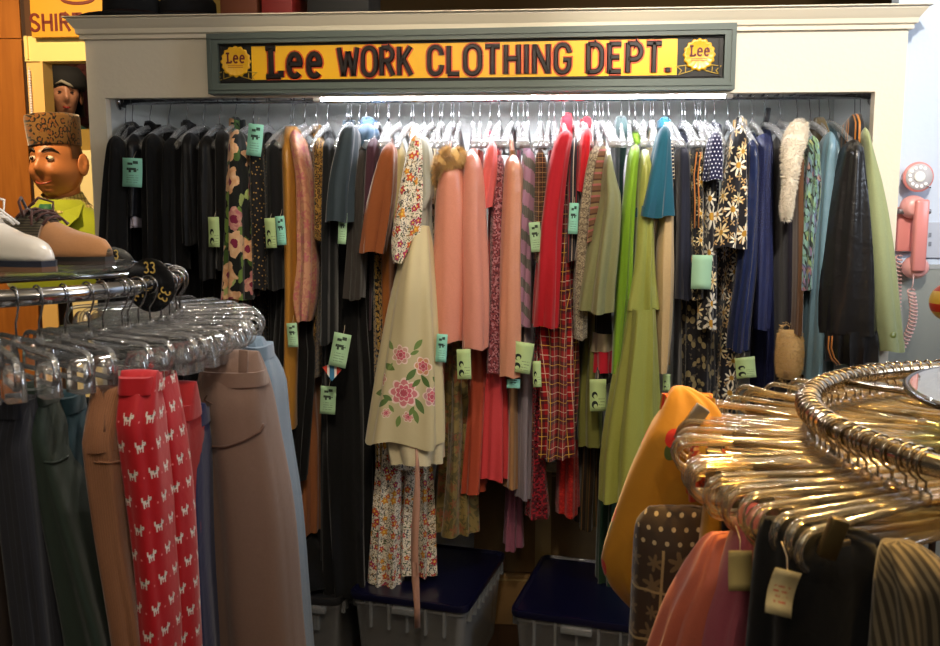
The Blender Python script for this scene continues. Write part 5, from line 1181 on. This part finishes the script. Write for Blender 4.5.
MB().lathe([(0, .016), (.0165, .016), (.0168, .0185), (.015, .0195), (0, .0195)], dc, 28, 'y').build('number_card', plain('dial card', 'e4e4e0', rough=.5), d)
MB().tube([(dc.x + .022, dc.y - .017, dc.z - .024), (dc.x + .034, dc.y - .02, dc.z - .034)], .0022, 8).build('finger_stop', M_chrome, d)
hy = TY - .075
h0, h1 = P(917, 207, hy), P(919, 268, hy)
# handset: slab grip with two rounded cups
MB().obox(((h0.x + h1.x) / 2 + .003, hy - .004, (h0.z + h1.z) / 2 + .006), (.042, .03, (h0.z - h1.z) + .035)).build('handset_grip', m_pink, ph, bevel=.008)
for p, s in ((h0, 1), (h1, -1)):
    mb = MB(); rings = []
    for t in [i / 8 for i in range(9)]:
        r = .041 * math.sqrt(max(.01, 1 - (t * 1.0) ** 2 * .6)); rings.append([Vector((p.x + r * math.cos(q), hy + .032 - t * .036, p.z + r * .9 * math.sin(q))) for q in [2 * PI * j / 28 for j in range(28)]])
    mb.loft(rings).build('ear_cup' if s > 0 else 'mouth_cup', m_pinkl, ph)
MB().obox((h0.x + .002, hy + .03, h0.z - .014), (.1, .03, .016)).build('cradle', plain('cradle chrome', '8a8488', metal=.7, rough=.3), ph, bevel=.004)
def coil(p0, p1, turns, r, sag):
    pts = []; n = turns * 10
    for i in range(n + 1):
        t = i / n; c = p0.lerp(p1, t) + Vector((sag * math.sin(t * PI), 0, 0)); q = 2 * PI * turns * t
        pts.append(c + Vector((r * math.cos(q), r * math.sin(q), .004 * math.sin(q))))
    return pts
s0 = P(913.5, 275, hy)
mb = MB(); mb.tube([s0 + Vector((0, 0, .004)), P(913, 284, hy), P(911, 290, hy)], .0018, 6)
mb.tube(coil(P(911, 290, hy), P(900, 350, hy - .02), 17, .011, .022), .0028, 6)
mb.tube(coil(P(899, 256, TY - .02), P(897, 340, TY - .03), 22, .009, .0), .0026, 6)
mb.build('coiled_cord', plain('pale pink cord', 'd8b0ac', rough=.5), ph)
# red and yellow ornament at the frame edge
t = thing('ornament', 'round yellow and red striped ornament on a slim stand beside the metal sheet', 'ornament', (P(949, 300, 2.35).x, 2.35, 0))
oc = P(949, 302, 2.35); ro = .046
MB().lathe([(ro * math.sin(a), -ro * 1.05 * math.cos(a)) for a in [PI * i / 20 for i in range(21)]], oc, 32).build('ball', CM('yellow and red glaze', 'd8b040', rough=.3, wr=0, pat=lambda nt, U, V, b: mixc(nt, ((V / .052 + .18).fr() - .5).ab() > .3, b, hx('c0321a'))), t)
MB().tube([(oc.x, 2.35, .02), (oc.x, 2.35, oc.z - ro)], .009, 10).build('stand', plain('dark stand', '2a1c14', rough=.4), t)
MB().lathe([(0, 0), (.12, 0), (.12, .01), (.03, .025), (0, .025)], (oc.x, 2.35, 0), 28).build('foot', MATS['dark stand'], t)
# ---------------------------------------------------------------- mannequin busts
def head_mesh(mb, c, yaw, s, male=True, tilt=0.0):
    """head as one surface: skull, brow, eye sockets, nose, cheeks, lips, chin, ears, neck; faces -y before turning"""
    R_ = Euler((tilt, 0, yaw)).to_matrix(); n, k = 56, 44; rings = []
    def g(x, z, x0, z0, sx_, sz_): return math.exp(-((x - x0) / sx_) ** 2 - ((z - z0) / sz_) ** 2)
    jaw = 1.2 if male else .9
    for i in range(k + 1):
        ph_ = PI * i / k; rg = []
        for j in range(n):
            th = 2 * PI * j / n
            dx, dy, dz = math.sin(ph_) * math.sin(th), -math.sin(ph_) * math.cos(th), math.cos(ph_)
            wx = .077 * (1 if dz > 0 else 1 - (1 - jaw * .93) * dz * dz); x, y, z = dx * wx, dy * .095, dz * .125
            if dz < 0: x *= 1 + (.10 if male else -.12) * math.sin(min(1, -dz * 1.3) * PI) ; y *= (1 - .12 * dz * dz)
            if dy < 0:
                f = -dy
                o = .026 * g(x, z, 0, -.022, .014, .022) + .012 * g(x, z, 0, .005, .010, .03)      # nose
                o += .007 * g(x, z, 0, .032, .05, .012)                                              # brow
                o -= .010 * (g(x, z, .031, .012, .017, .012) + g(x, z, -.031, .012, .017, .012))     # eye sockets
                o += (.014 if male else .006) * (g(x, z, .042, -.032, .022, .022) + g(x, z, -.042, -.032, .022, .022))
                o += .008 * g(x, z, 0, -.062, .024, .008) - .005 * g(x, z, 0, -.069, .026, .0035) + .007 * g(x, z, 0, -.077, .02, .007)
                o += (.012 * g(x, z, 0, -.118, .05, .012) if male else 0) + .014 * g(x, z, 0, -.1, .024, .016) - .004 * g(x, z, 0, -.09, .02, .006)
                y -= o * min(1, f * 1.6)
            rg.append(c + R_ @ Vector((x * s, y * s, z * s)))
        rings.append(rg)
    mb.loft(rings, False, False)
    for sg_ in (-1, 1):   # ears
        e = []
        for t in range(7):
            q = t / 6; rr = (.02 + .006 * math.sin(q * PI)) * math.sin(max(.08, q) * PI * .98)
            e.append([c + R_ @ (Vector((sg_ * (.074 + .02 * math.sin(q * PI / 2) + .006 * math.cos(w_)), .012 + .9 * rr * math.cos(w_) + .006, -.006 + 1.5 * rr * math.sin(w_) - .0)) * s) for w_ in [2 * PI * j / 14 for j in range(14)]])
        mb.loft(e)
    nk = []   # neck
    for t in [i / 8 for i in range(9)]:
        r = (.058 if male else .042) * (1 + .25 * max(0, t - .6)); nk.append([c + (R_ @ Vector((0, .02, -.07)) * (1 - t) + Vector((0, .03, -.2)) * t) * s + Vector((r * s * math.cos(q), r * s * 1.05 * math.sin(q), 0)) for q in [2 * PI * j / 28 for j in range(28)]])
    mb.loft(nk)
    return R_
hy_ = 3.28
hc = P(57, 163, hy_); S = 1.08
yw = math.radians(-6)
bu = thing('mannequin_bust', 'smiling male mannequin bust in leopard pillbox hat and lime jacket', 'mannequin', (hc.x, hy_, 0))
def skinm(name, c): return plain(name, c, rough=.42, spec=.4, bump=.03, coat=.15)
m_skin = skinm('painted skin', 'a8693c')
mb = MB(); R_ = head_mesh(mb, hc, yw, S)
mb.build('head', m_skin, bu)
def face(x, z, lift): # a point on the face, in front of the skull surface
    yy = -.095 * math.sqrt(max(0, 1 - (x / .077) ** 2 - (z / .125) ** 2)); return hc + R_ @ (Vector((x, yy - lift, z)) * S)
def ball(p, r, name, m, par, sq=1.0):
    MB().lathe([(r * math.sin(a), -r * sq * math.cos(a)) for a in [PI * i / 12 for i in range(13)]], p, 18).build(name, m, par)
m_eye, m_dark = plain('eye white', 'd8cfc0', rough=.2), plain('brow paint', '1e120c', rough=.5)
for sg_ in (-1, 1):
    ball(face(.031 * sg_, .012, -.004), .0125 * S, 'eye', m_eye, bu, .7); ball(face(.029 * sg_, .012, .0045), .0062 * S, 'iris', plain('iris paint', '1c1410', rough=.2), bu)
    MB().tube([face(.012 * sg_, .033, .008), face(.025 * sg_, .043, .009), face(.04 * sg_, .043, .008), face(.055 * sg_, .031, .005)], [.003, .0055, .005, .002], 8).build('eyebrow', m_dark, bu)
MB().tube([face(-.03, -.063, .006), face(-.015, -.071, .012), face(0, -.073, .0135), face(.015, -.071, .012), face(.03, -.063, .006)], [.002, .004, .0045, .004, .002], 8).build('lips', plain('lip paint', '8a3a2a', rough=.4), bu)
# hair at the sides
mb = MB(); rings = []
for i in range(7):
    z = .085 - i * .012; rr = math.sqrt(max(.05, 1 - (z / .13) ** 2))
    rings.append([hc + R_ @ (Vector((.081 * rr * math.sin(q), -.099 * rr * math.cos(q), z)) * S) for q in [math.radians(74 + 212 * j / 20) for j in range(21)]])
mb.loft(rings, False, False, closed=False).build('hair', plain('painted hair', '4a2c16', rough=.6), bu)
# hat
mb = MB(); rings = []
ht = Euler((.0, math.radians(-4), 0)).to_matrix() @ R_
for h, r in ((.058, .08), (.056, .086), (.062, .088), (.1, .09), (.15, .092), (.16, .089), (.163, .076), (.158, .05), (.157, .001)):
    rings.append([hc + ht @ (Vector((r * .9 * math.cos(q), r * 1.1 * math.sin(q) + .004, h)) * S) for q in [2 * PI * j / 36 for j in range(36)]])
o = mb.loft(rings, True, False)
MATU = cloth_mat('leopard fur hat', '6a4a20', rough=.9, sheen=.5, pat=pt_leopard('6a4016', '0c0806', 40.0))
mb.build('hat', MATU, bu)
# torso with lime jacket, shirt collar, tie
def torso(par, c, yaw, name, m, s, wid=.21, nk=.075):
    R2 = Euler((0, 0, yaw)).to_matrix(); rings = []
    for z, rx, ry in ((-.125, nk, nk * 1.0), (-.15, nk * 1.25, nk * 1.1), (-.19, wid * .72, .1), (-.235, wid * .95, .118), (-.3, wid, .125), (-.42, wid * .96, .13), (-.44, wid * .9, .12), (-.45, wid * .6, .08)):
        rings.append([c + R2 @ Vector((rx * math.cos(q), ry * math.sin(q) + .02, z)) * s for q in [2 * PI * j / 40 for j in range(40)]])
    return MB().loft(rings).build(name, m, par)
m_lime = CM('lime jacket wool', '8f9e1e', rough=.8)
yb = math.radians(2)
torso(bu, hc, yb, 'jacket', m_lime, S)
R2 = Euler((0, 0, yb)).to_matrix(); tl = lambda x, y, z: hc + R2 @ (Vector((x, y, z)) * S)
mb = MB(); rings = []
for z, r, dz in ((-.1, .066, .012), (-.135, .084, .0), (-.15, .098, -.004)):
    rings.append([tl(r * math.sin(q), .022 - r * 1.02 * math.cos(q), z - .022 * math.cos(q) * (1 if math.cos(q) > 0 else .3)) for q in [2 * PI * j / 36 for j in range(36)]])
mb.loft(rings, False, False).build('shirt_collar', CM('check shirt', 'c0b070', rough=.8, pat=pt_plaid('4a4a20', '5a5a2a', '6a5a20', .02)), bu)
for sg_ in (-1, 1):
    mb = MB()
    pts = [(.085, .0, -.14), (.05, -.07, -.16), (.012, -.108, -.26), (.06, -.118, -.235), (.105, -.085, -.185)]
    f_ = [tl(sg_ * x, y - .004, z) for x, y, z in pts]; b2 = [tl(sg_ * x, y + .004, z) for x, y, z in pts]
    mb.loft([b2, f_]).build('lapel', m_lime, bu, smooth=False, bevel=.002)
mb = MB(); mb.loft([[tl(x, y, z) for x, y in ((-w, -.1 - d), (w, -.1 - d), (w, -.085 - d), (-w, -.085 - d))] for z, w, d in ((-.14, .018, .0), (-.165, .024, .008), (-.18, .014, .008), (-.26, .024, .012), (-.3, .028, .012))])
mb.build('tie', CM('green tie', '1c5a3c', rough=.6), bu)
MB().lathe([(0, 0), (.16, 0), (.16, .015), (.03, .03), (.025, hc.z - .45 * S + .02), (0, hc.z - .45 * S + .02)], (hc.x, hy_, 0), 28).build('stand', plain('dark stand', '2a1c14'), bu)
# female bust in the niche
fy = 4.45; fc = P(64, 96, fy); fs = .93
fb = thing('mannequin_bust', 'female mannequin bust with black feathered hat and teal wrap in the niche', 'mannequin', (fc.x, fy, 0))
mb = MB(); Rf = head_mesh(mb, fc, math.radians(34), fs, False); mb.build('head', plain('pale painted skin', 'b07c62', rough=.45), fb)
ff = lambda x, z, l: fc + Rf @ (Vector((x, -.095 * math.sqrt(max(0, 1 - (x / .077) ** 2 - (z / .125) ** 2)) - l, z)) * fs)
for sg_ in (-1, 1):
    ball(ff(.03 * sg_, .012, .002), .008, 'eye', m_dark, fb, .6)
MB().tube([ff(-.018, -.066, .012), ff(0, -.07, .015), ff(.018, -.066, .012)], [.003, .006, .003], 8).build('lips', plain('red lip paint', '8a1c1c', rough=.4), fb)
MB().lathe([(0, .03), (.094, .03), (.102, .05), (.1, .1), (.07, .14), (0, .15)], fc + Vector((0, .012, .0)), 32).build('hat', plain('black felt', '0c0c10', rough=.9), fb)
mb = MB(); q = [ff(-.05, .05, .02), ff(-.02, .065, .03), ff(.02, .045, .028), ff(.04, .035, .02)]; mb.tube(q, [.003, .008, .008, .002], 8).build('feather', plain('grey feather', '8a8478', rough=.8), fb)
mb = MB(); rings = []
for i in range(8):
    z = .05 - i * .022; rr = 1.12 + .02 * i
    rings.append([fc + Rf @ (Vector((.08 * rr * math.sin(w_), -.098 * rr * math.cos(w_), z)) * fs) for w_ in [math.radians(62 + 236 * j / 20) for j in range(21)]])
mb.loft(rings, False, False, closed=False).build('hair', plain('dark wig', '120c0a', rough=.5), fb)
torso(fb, fc + Vector((0, .0, .0)), math.radians(16), 'wrap', CM('teal wrap', '175048', rough=.8), fs, .19, .056)
MB().lathe([(0, 0), (.16, 0), (.16, .015), (.03, .03), (.025, fc.z - .4), (0, fc.z - .4)], (fc.x, fy, 0), 24).build('stand', MATS['dark stand'], fb)
# feather boa and cap hanging behind her
bo = thing('feather_boa', 'dusky red and brown feather boa on a hook beside the female bust', 'boa', tuple(P(82, 80, 4.6)))
fur('feathers', [(P(76, 74, 4.62), .04), (P(82, 70, 4.62), .05), (P(87, 80, 4.62), .05), (P(86, 100, 4.62), .05), (P(84, 125, 4.62), .045)], plain('dusky feather', '4a1c1a', rough=.9), bo, .03, 900, 8)
MB().tube([P(82, 71, 4.62), P(82, 71, 4.74)], .006, 8).build('hook', M_wire, bo)
# ---------------------------------------------------------------- things on top of the cabinet
ZC = zt + .02
def hat_on_top(label, u, r, m, y, crown=.1):
    c_ = P(u, 10, y); t = thing('hat', label, 'hat', (c_.x, y, ZC + .0005)); c_ = Vector((c_.x, y, ZC + .001))
    MB().lathe([(0, 0), (r * .55, 0), (r, .012), (r + .004, .018), (r, .021), (r * .6, .012), (0, .012)], c_, 40, sx=1.15).build('brim', m, t)
    MB().lathe([(0, .01), (r * .56, .01), (r * .54, crown * .8), (r * .45, crown), (r * .2, crown * .9), (0, crown * .88)], c_, 40, sx=1.15).build('crown_shell', m, t)
    MB().lathe([(r * .565, .013), (r * .575, .015), (r * .565, .04), (r * .555, .04)], c_, 40, sx=1.15).build('hat_band', plain('hat ribbon', '1a0f12', rough=.4), t)
    return t
m_felt = plain('black hat felt', '0e0e11', rough=.95)
hat_on_top('wide black felt hat at the mannequin end of the cabinet top', 132, .15, m_felt, 3.02)
hat_on_top('black brimmed hat beside the red box on the cabinet top', 188, .15, plain('charcoal hat felt', '141318', rough=.95), 3.06)
def top_box(label, u, w, h, d, m, y, name='hat_box'):
    c_ = P(u, 10, y); t = thing(name, label, 'box', (c_.x, y, ZC))
    MB().box((c_.x - w / 2, y - d / 2, ZC + .0005), (c_.x + w / 2, y + d / 2, ZC + h)).build('carton', m, t, bevel=.004)
    MB().box((c_.x - w / 2 - .004, y - d / 2 - .004, ZC + h - .04), (c_.x + w / 2 + .004, y + d / 2 + .004, ZC + h + .004)).build('lid', m, t, bevel=.004)
top_box('low orange brown box on the cabinet top beside the black hats', 248, .12, .12, .2, plain('orange brown card', '6a3418', rough=.7), 3.02)
top_box('small red box on the cabinet top', 285, .1, .13, .2, plain('red card', '7a1812', rough=.6), 3.02)
top_box('black box on the cabinet top above the yellow sign', 345, .2, .14, .22, plain('black card', '121012', rough=.7), 3.04)
# ---------------------------------------------------------------- storage tubs and cartons on the floor
m_tub = clear_mat('tub plastic', 'b8c0c0', .16, .5, .25); m_lid = plain('navy lid', '090a26', rough=.3, coat=.2)
def tub(label, fl, ang, w, d, z, side=1, m=m_tub, lid=m_lid, fill='2a2420'):
    """lidded storage tub; fl: its front corner on the lid, ang: turn about z"""
    ca, sa = math.cos(ang), math.sin(ang)
    c_ = fl + Vector((ca, sa, 0)) * (w / 2 * side) + Vector((-sa, ca, 0)) * (d / 2); c_.z = 0
    t = thing('storage_tub', label, 'storage tub', (0, 0, 0)); H = z - .03
    rr = lambda w_, d_, z_, r=.03: [Vector((x, y, z_)) for x, y in sum([[(sx_ * (w_ / 2 - r) + r * math.cos(math.radians(a0 + i * 22.5)), sy_ * (d_ / 2 - r) + r * math.sin(math.radians(a0 + i * 22.5))) for i in range(5)] for sx_, sy_, a0 in ((1, 1, 0), (-1, 1, 90), (-1, -1, 180), (1, -1, 270))], [])]
    MB().loft([rr(w * .86, d * .88, .003), rr(w * .94, d * .95, H * .9), rr(w * .97, d * .97, H * .92), rr(w * .97, d * .97, H)], True, False).build('body', m, t, auto=40)
    MB().loft([rr(w * .8, d * .82, .02), rr(w * .84, d * .86, H * .7), rr(w * .7, d * .7, H * .78)]).build('contents', plain('folded dark cloth ' + fill, fill, rough=.95, bump=.5, bs=14), t)
    MB().loft([rr(w, d, H - .006), rr(w * 1.01, d * 1.01, H + .004), rr(w * 1.0, d * 1.0, H + .016), rr(w * .96, d * .97, H + .018), rr(w * .93, d * .95, H + .008), rr(w * .5, d * .5, H + .012)]).build('lid', lid, t, auto=40)
    for sx_ in (-1, 1):
        for i in range(9):
            y = -d / 2 + .05 + i * (d - .1) / 8; MB().box((sx_ * w * .485 - .008, y - .008, H - .05), (sx_ * w * .485 + .008, y + .004, H - .008)).build('rib', m, t, smooth=False)
    for i in range(5):
        x = -w / 2 + .08 + i * (w - .16) / 4; MB().box((x - .004, -d * .485 - .006, H - .1), (x + .004, -d * .485 + .006, H - .01)).build('rib', m, t, smooth=False)
    MB().box((-.05, -d * .5 - .012, H - .035), (.05, -d * .47, H - .012)).build('handle', m, t, bevel=.003)
    t.location = c_; t.rotation_euler = (0, 0, ang); return t
an = math.radians(-13)
f1 = P(510, 606, 2.80); f2 = P(348, 588, 2.86)
tub('clear tub with navy lid under the red skirts', f1, an, .44, .5, f1.z)
tub('clear tub with navy lid under the calico trousers', f2, an, .42, .5, f2.z, fill='4a463c')
f3 = P(292, 585, 2.98)
tub('pale clear tub beneath the dark pile below copper trousers', P(284, 592, 2.92), math.radians(-6), .2, .4, P(284, 592, 2.92).z, lid=plain('smoke lid', '1c1c1e', rough=.5), fill='3a3a30')
pz = P(284, 592, 2.92).z
dp = thing('folded_garment', 'heap of black folded cloth on the pale tub', 'clothing', (P(318, 560, 3.1).x, 3.1, pz))
mb = MB(); rings = []
cx_ = P(316, 560, 3.1).x
for i in range(12):
    t = i / 11; r = .13 * (1 - t ** 3) + .012
    rings.append([Vector((cx_ + r * 1.0 * (1 + .08 * math.sin(3 * q + i)) * math.cos(q), 3.1 + r * 1.2 * math.sin(q), pz - .008 + .16 * t + .012 * math.sin(4 * q + i * .8))) for q in [2 * PI * j / 40 for j in range(40)]])
mb.loft(rings).build('cloth_fold', M_black[0], dp)
def carton(label, u0, u1, v0, v1, y, d, m):
    a, b2 = P(u0, v0, y), P(u1, v1, y); z0 = max(0, b2.z); t = thing('carton', label, 'box', ((a.x + b2.x) / 2, y, z0))
    MB().box((a.x, y, z0 + .0005), (b2.x, y + d, a.z)).build('carton_body', m, t, bevel=.003)
    MB().box((a.x, y - .002, a.z - .02), (b2.x, y + .002, a.z - .012)).box(((a.x + b2.x) / 2 - .03, y - .0015, z0), ((a.x + b2.x) / 2 + .03, y, a.z)).build('tape', plain('packing tape', '8a7448', rough=.3), t, smooth=False)
m_card = plain('brown cardboard', '7a5c34', rough=.9, var=.2)
carton('large brown carton at the back between the two navy lids', 482, 606, 575, 701, 3.28, .15, m_card)
carton('brown carton stacked on the large one between the navy lids', 474, 612, 470, 575, 3.3, .13, plain('tan cardboard', '6a5230', rough=.9, var=.2))
# ---------------------------------------------------------------- light
def area(name, loc, tgt, size, e, col, sizey=None):
    l = bpy.data.lights.new(name, 'AREA'); l.energy = e; l.color = col; l.size = size
    if sizey: l.shape = 'RECTANGLE'; l.size_y = sizey
    o = bpy.data.objects.new(name, l); COL.objects.link(o); o.location = loc
    o.rotation_euler = (Vector(tgt) - Vector(loc)).to_track_quat('-Z', 'Y').to_euler(); return o
def spot(name, loc, tgt, e, col, ang=60, rad=.04, blend=.6):
    l = bpy.data.lights.new(name, 'SPOT'); l.energy = e; l.color = col; l.spot_size = math.radians(ang); l.spot_blend = blend; l.shadow_soft_size = rad
    o = bpy.data.objects.new(name, l); COL.objects.link(o); o.location = loc
    o.rotation_euler = (Vector(tgt) - Vector(loc)).to_track_quat('-Z', 'Y').to_euler(); return o
W = bpy.data.worlds.new('world'); SC.world = W; W.use_nodes = True
W.node_tree.nodes['Background'].inputs[0].default_value = (1.0, .86, .7, 1); W.node_tree.nodes['Background'].inputs[1].default_value = .05
spot('track_lamp_skirts', (.5, 2.1, 2.9), (.6, 1.5, 1.2), 230, (1, .58, .15), 50, .025)
spot('track_lamp_skirts_b', (1.2, 2.2, 2.9), (.85, 1.5, 1.2), 200, (1, .6, .17), 50, .025)
spot('track_lamp_skirts_c', (.9, .6, 2.9), (.7, 1.45, 1.2), 30, (1, .62, .22), 50, .025)
spot('track_lamp_front', (.7, .9, 2.9), (.85, 2.9, 2.2), 215, (1, .92, .8), 48, .06)
spot('clothes_fill', (-.1, .75, 2.92), (.0, 2.9, 1.45), 110, (1, .84, .64), 58, .06, 1.0)  # unseen fill added to brighten the hanging clothes
spot('track_lamp_trousers', (-.25, .9, 2.85), (-1.0, 1.7, 1.2), 30, (1, .84, .66), 60, .04)
spot('track_lamp_shoes', (-.5, 2.3, 2.9), (-.95, 1.75, 1.4), 60, (1, .92, .8), 50, .03)
spot('amber_lamp', (-1.95, 2.2, 2.9), (-2.1, 3.7, 1.75), 230, (1, .68, .34), 66, .04)
for i_, (x_, y_) in enumerate(((-.9, .2), (-.35, .5), (.2, .3), (.75, 1.9), (-1.25, 1.0), (1.15, .9))):  # unseen point lights added to make glints on the clear hangers
    l_ = bpy.data.lights.new('glint_light', 'POINT'); l_.energy = 7; l_.color = (1, .9, .74); l_.shadow_soft_size = .012
    o_ = bpy.data.objects.new('glint_light', l_); COL.objects.link(o_); o_.location = (x_, y_, 2.75)
l_ = bpy.data.lights.new('niche_fill', 'POINT'); l_.energy = 6; l_.color = (1, .75, .45); l_.shadow_soft_size = .04  # unseen light added to brighten the female bust
o_ = bpy.data.objects.new('niche_fill', l_); COL.objects.link(o_); o_.location = (P(66, 40, 4.15).x, 4.12, 2.35)
spot('sign_lamp', (-.2, 1.7, 2.95), (-.25, 2.9, 2.08), 34, (1, .85, .6), 60, .05)
area('window_daylight', (2.4, 1.5, 2.4), (1.5, 2.98, 1.9), 1.0, 27, (.78, .87, 1.0))
area('shop_fill', (-.1, -.6, 2.8), (-.1, 2.8, 1.2), 1.6, 9, (1, .88, .72))
SC.view_settings.view_transform = 'Standard'; SC.view_settings.look = 'None'; SC.view_settings.gamma = 1.0
SC.view_settings.use_curve_mapping = False; SC.view_settings.exposure = 0.0
try:
    SC.cycles.transparent_max_bounces = 32; SC.cycles.max_bounces = 8; SC.cycles.use_denoising = True; SC.cycles.sample_clamp_indirect = 4.0
except Exception: pass
for o in COL.objects:
    if '_o' in o: del o['_o']
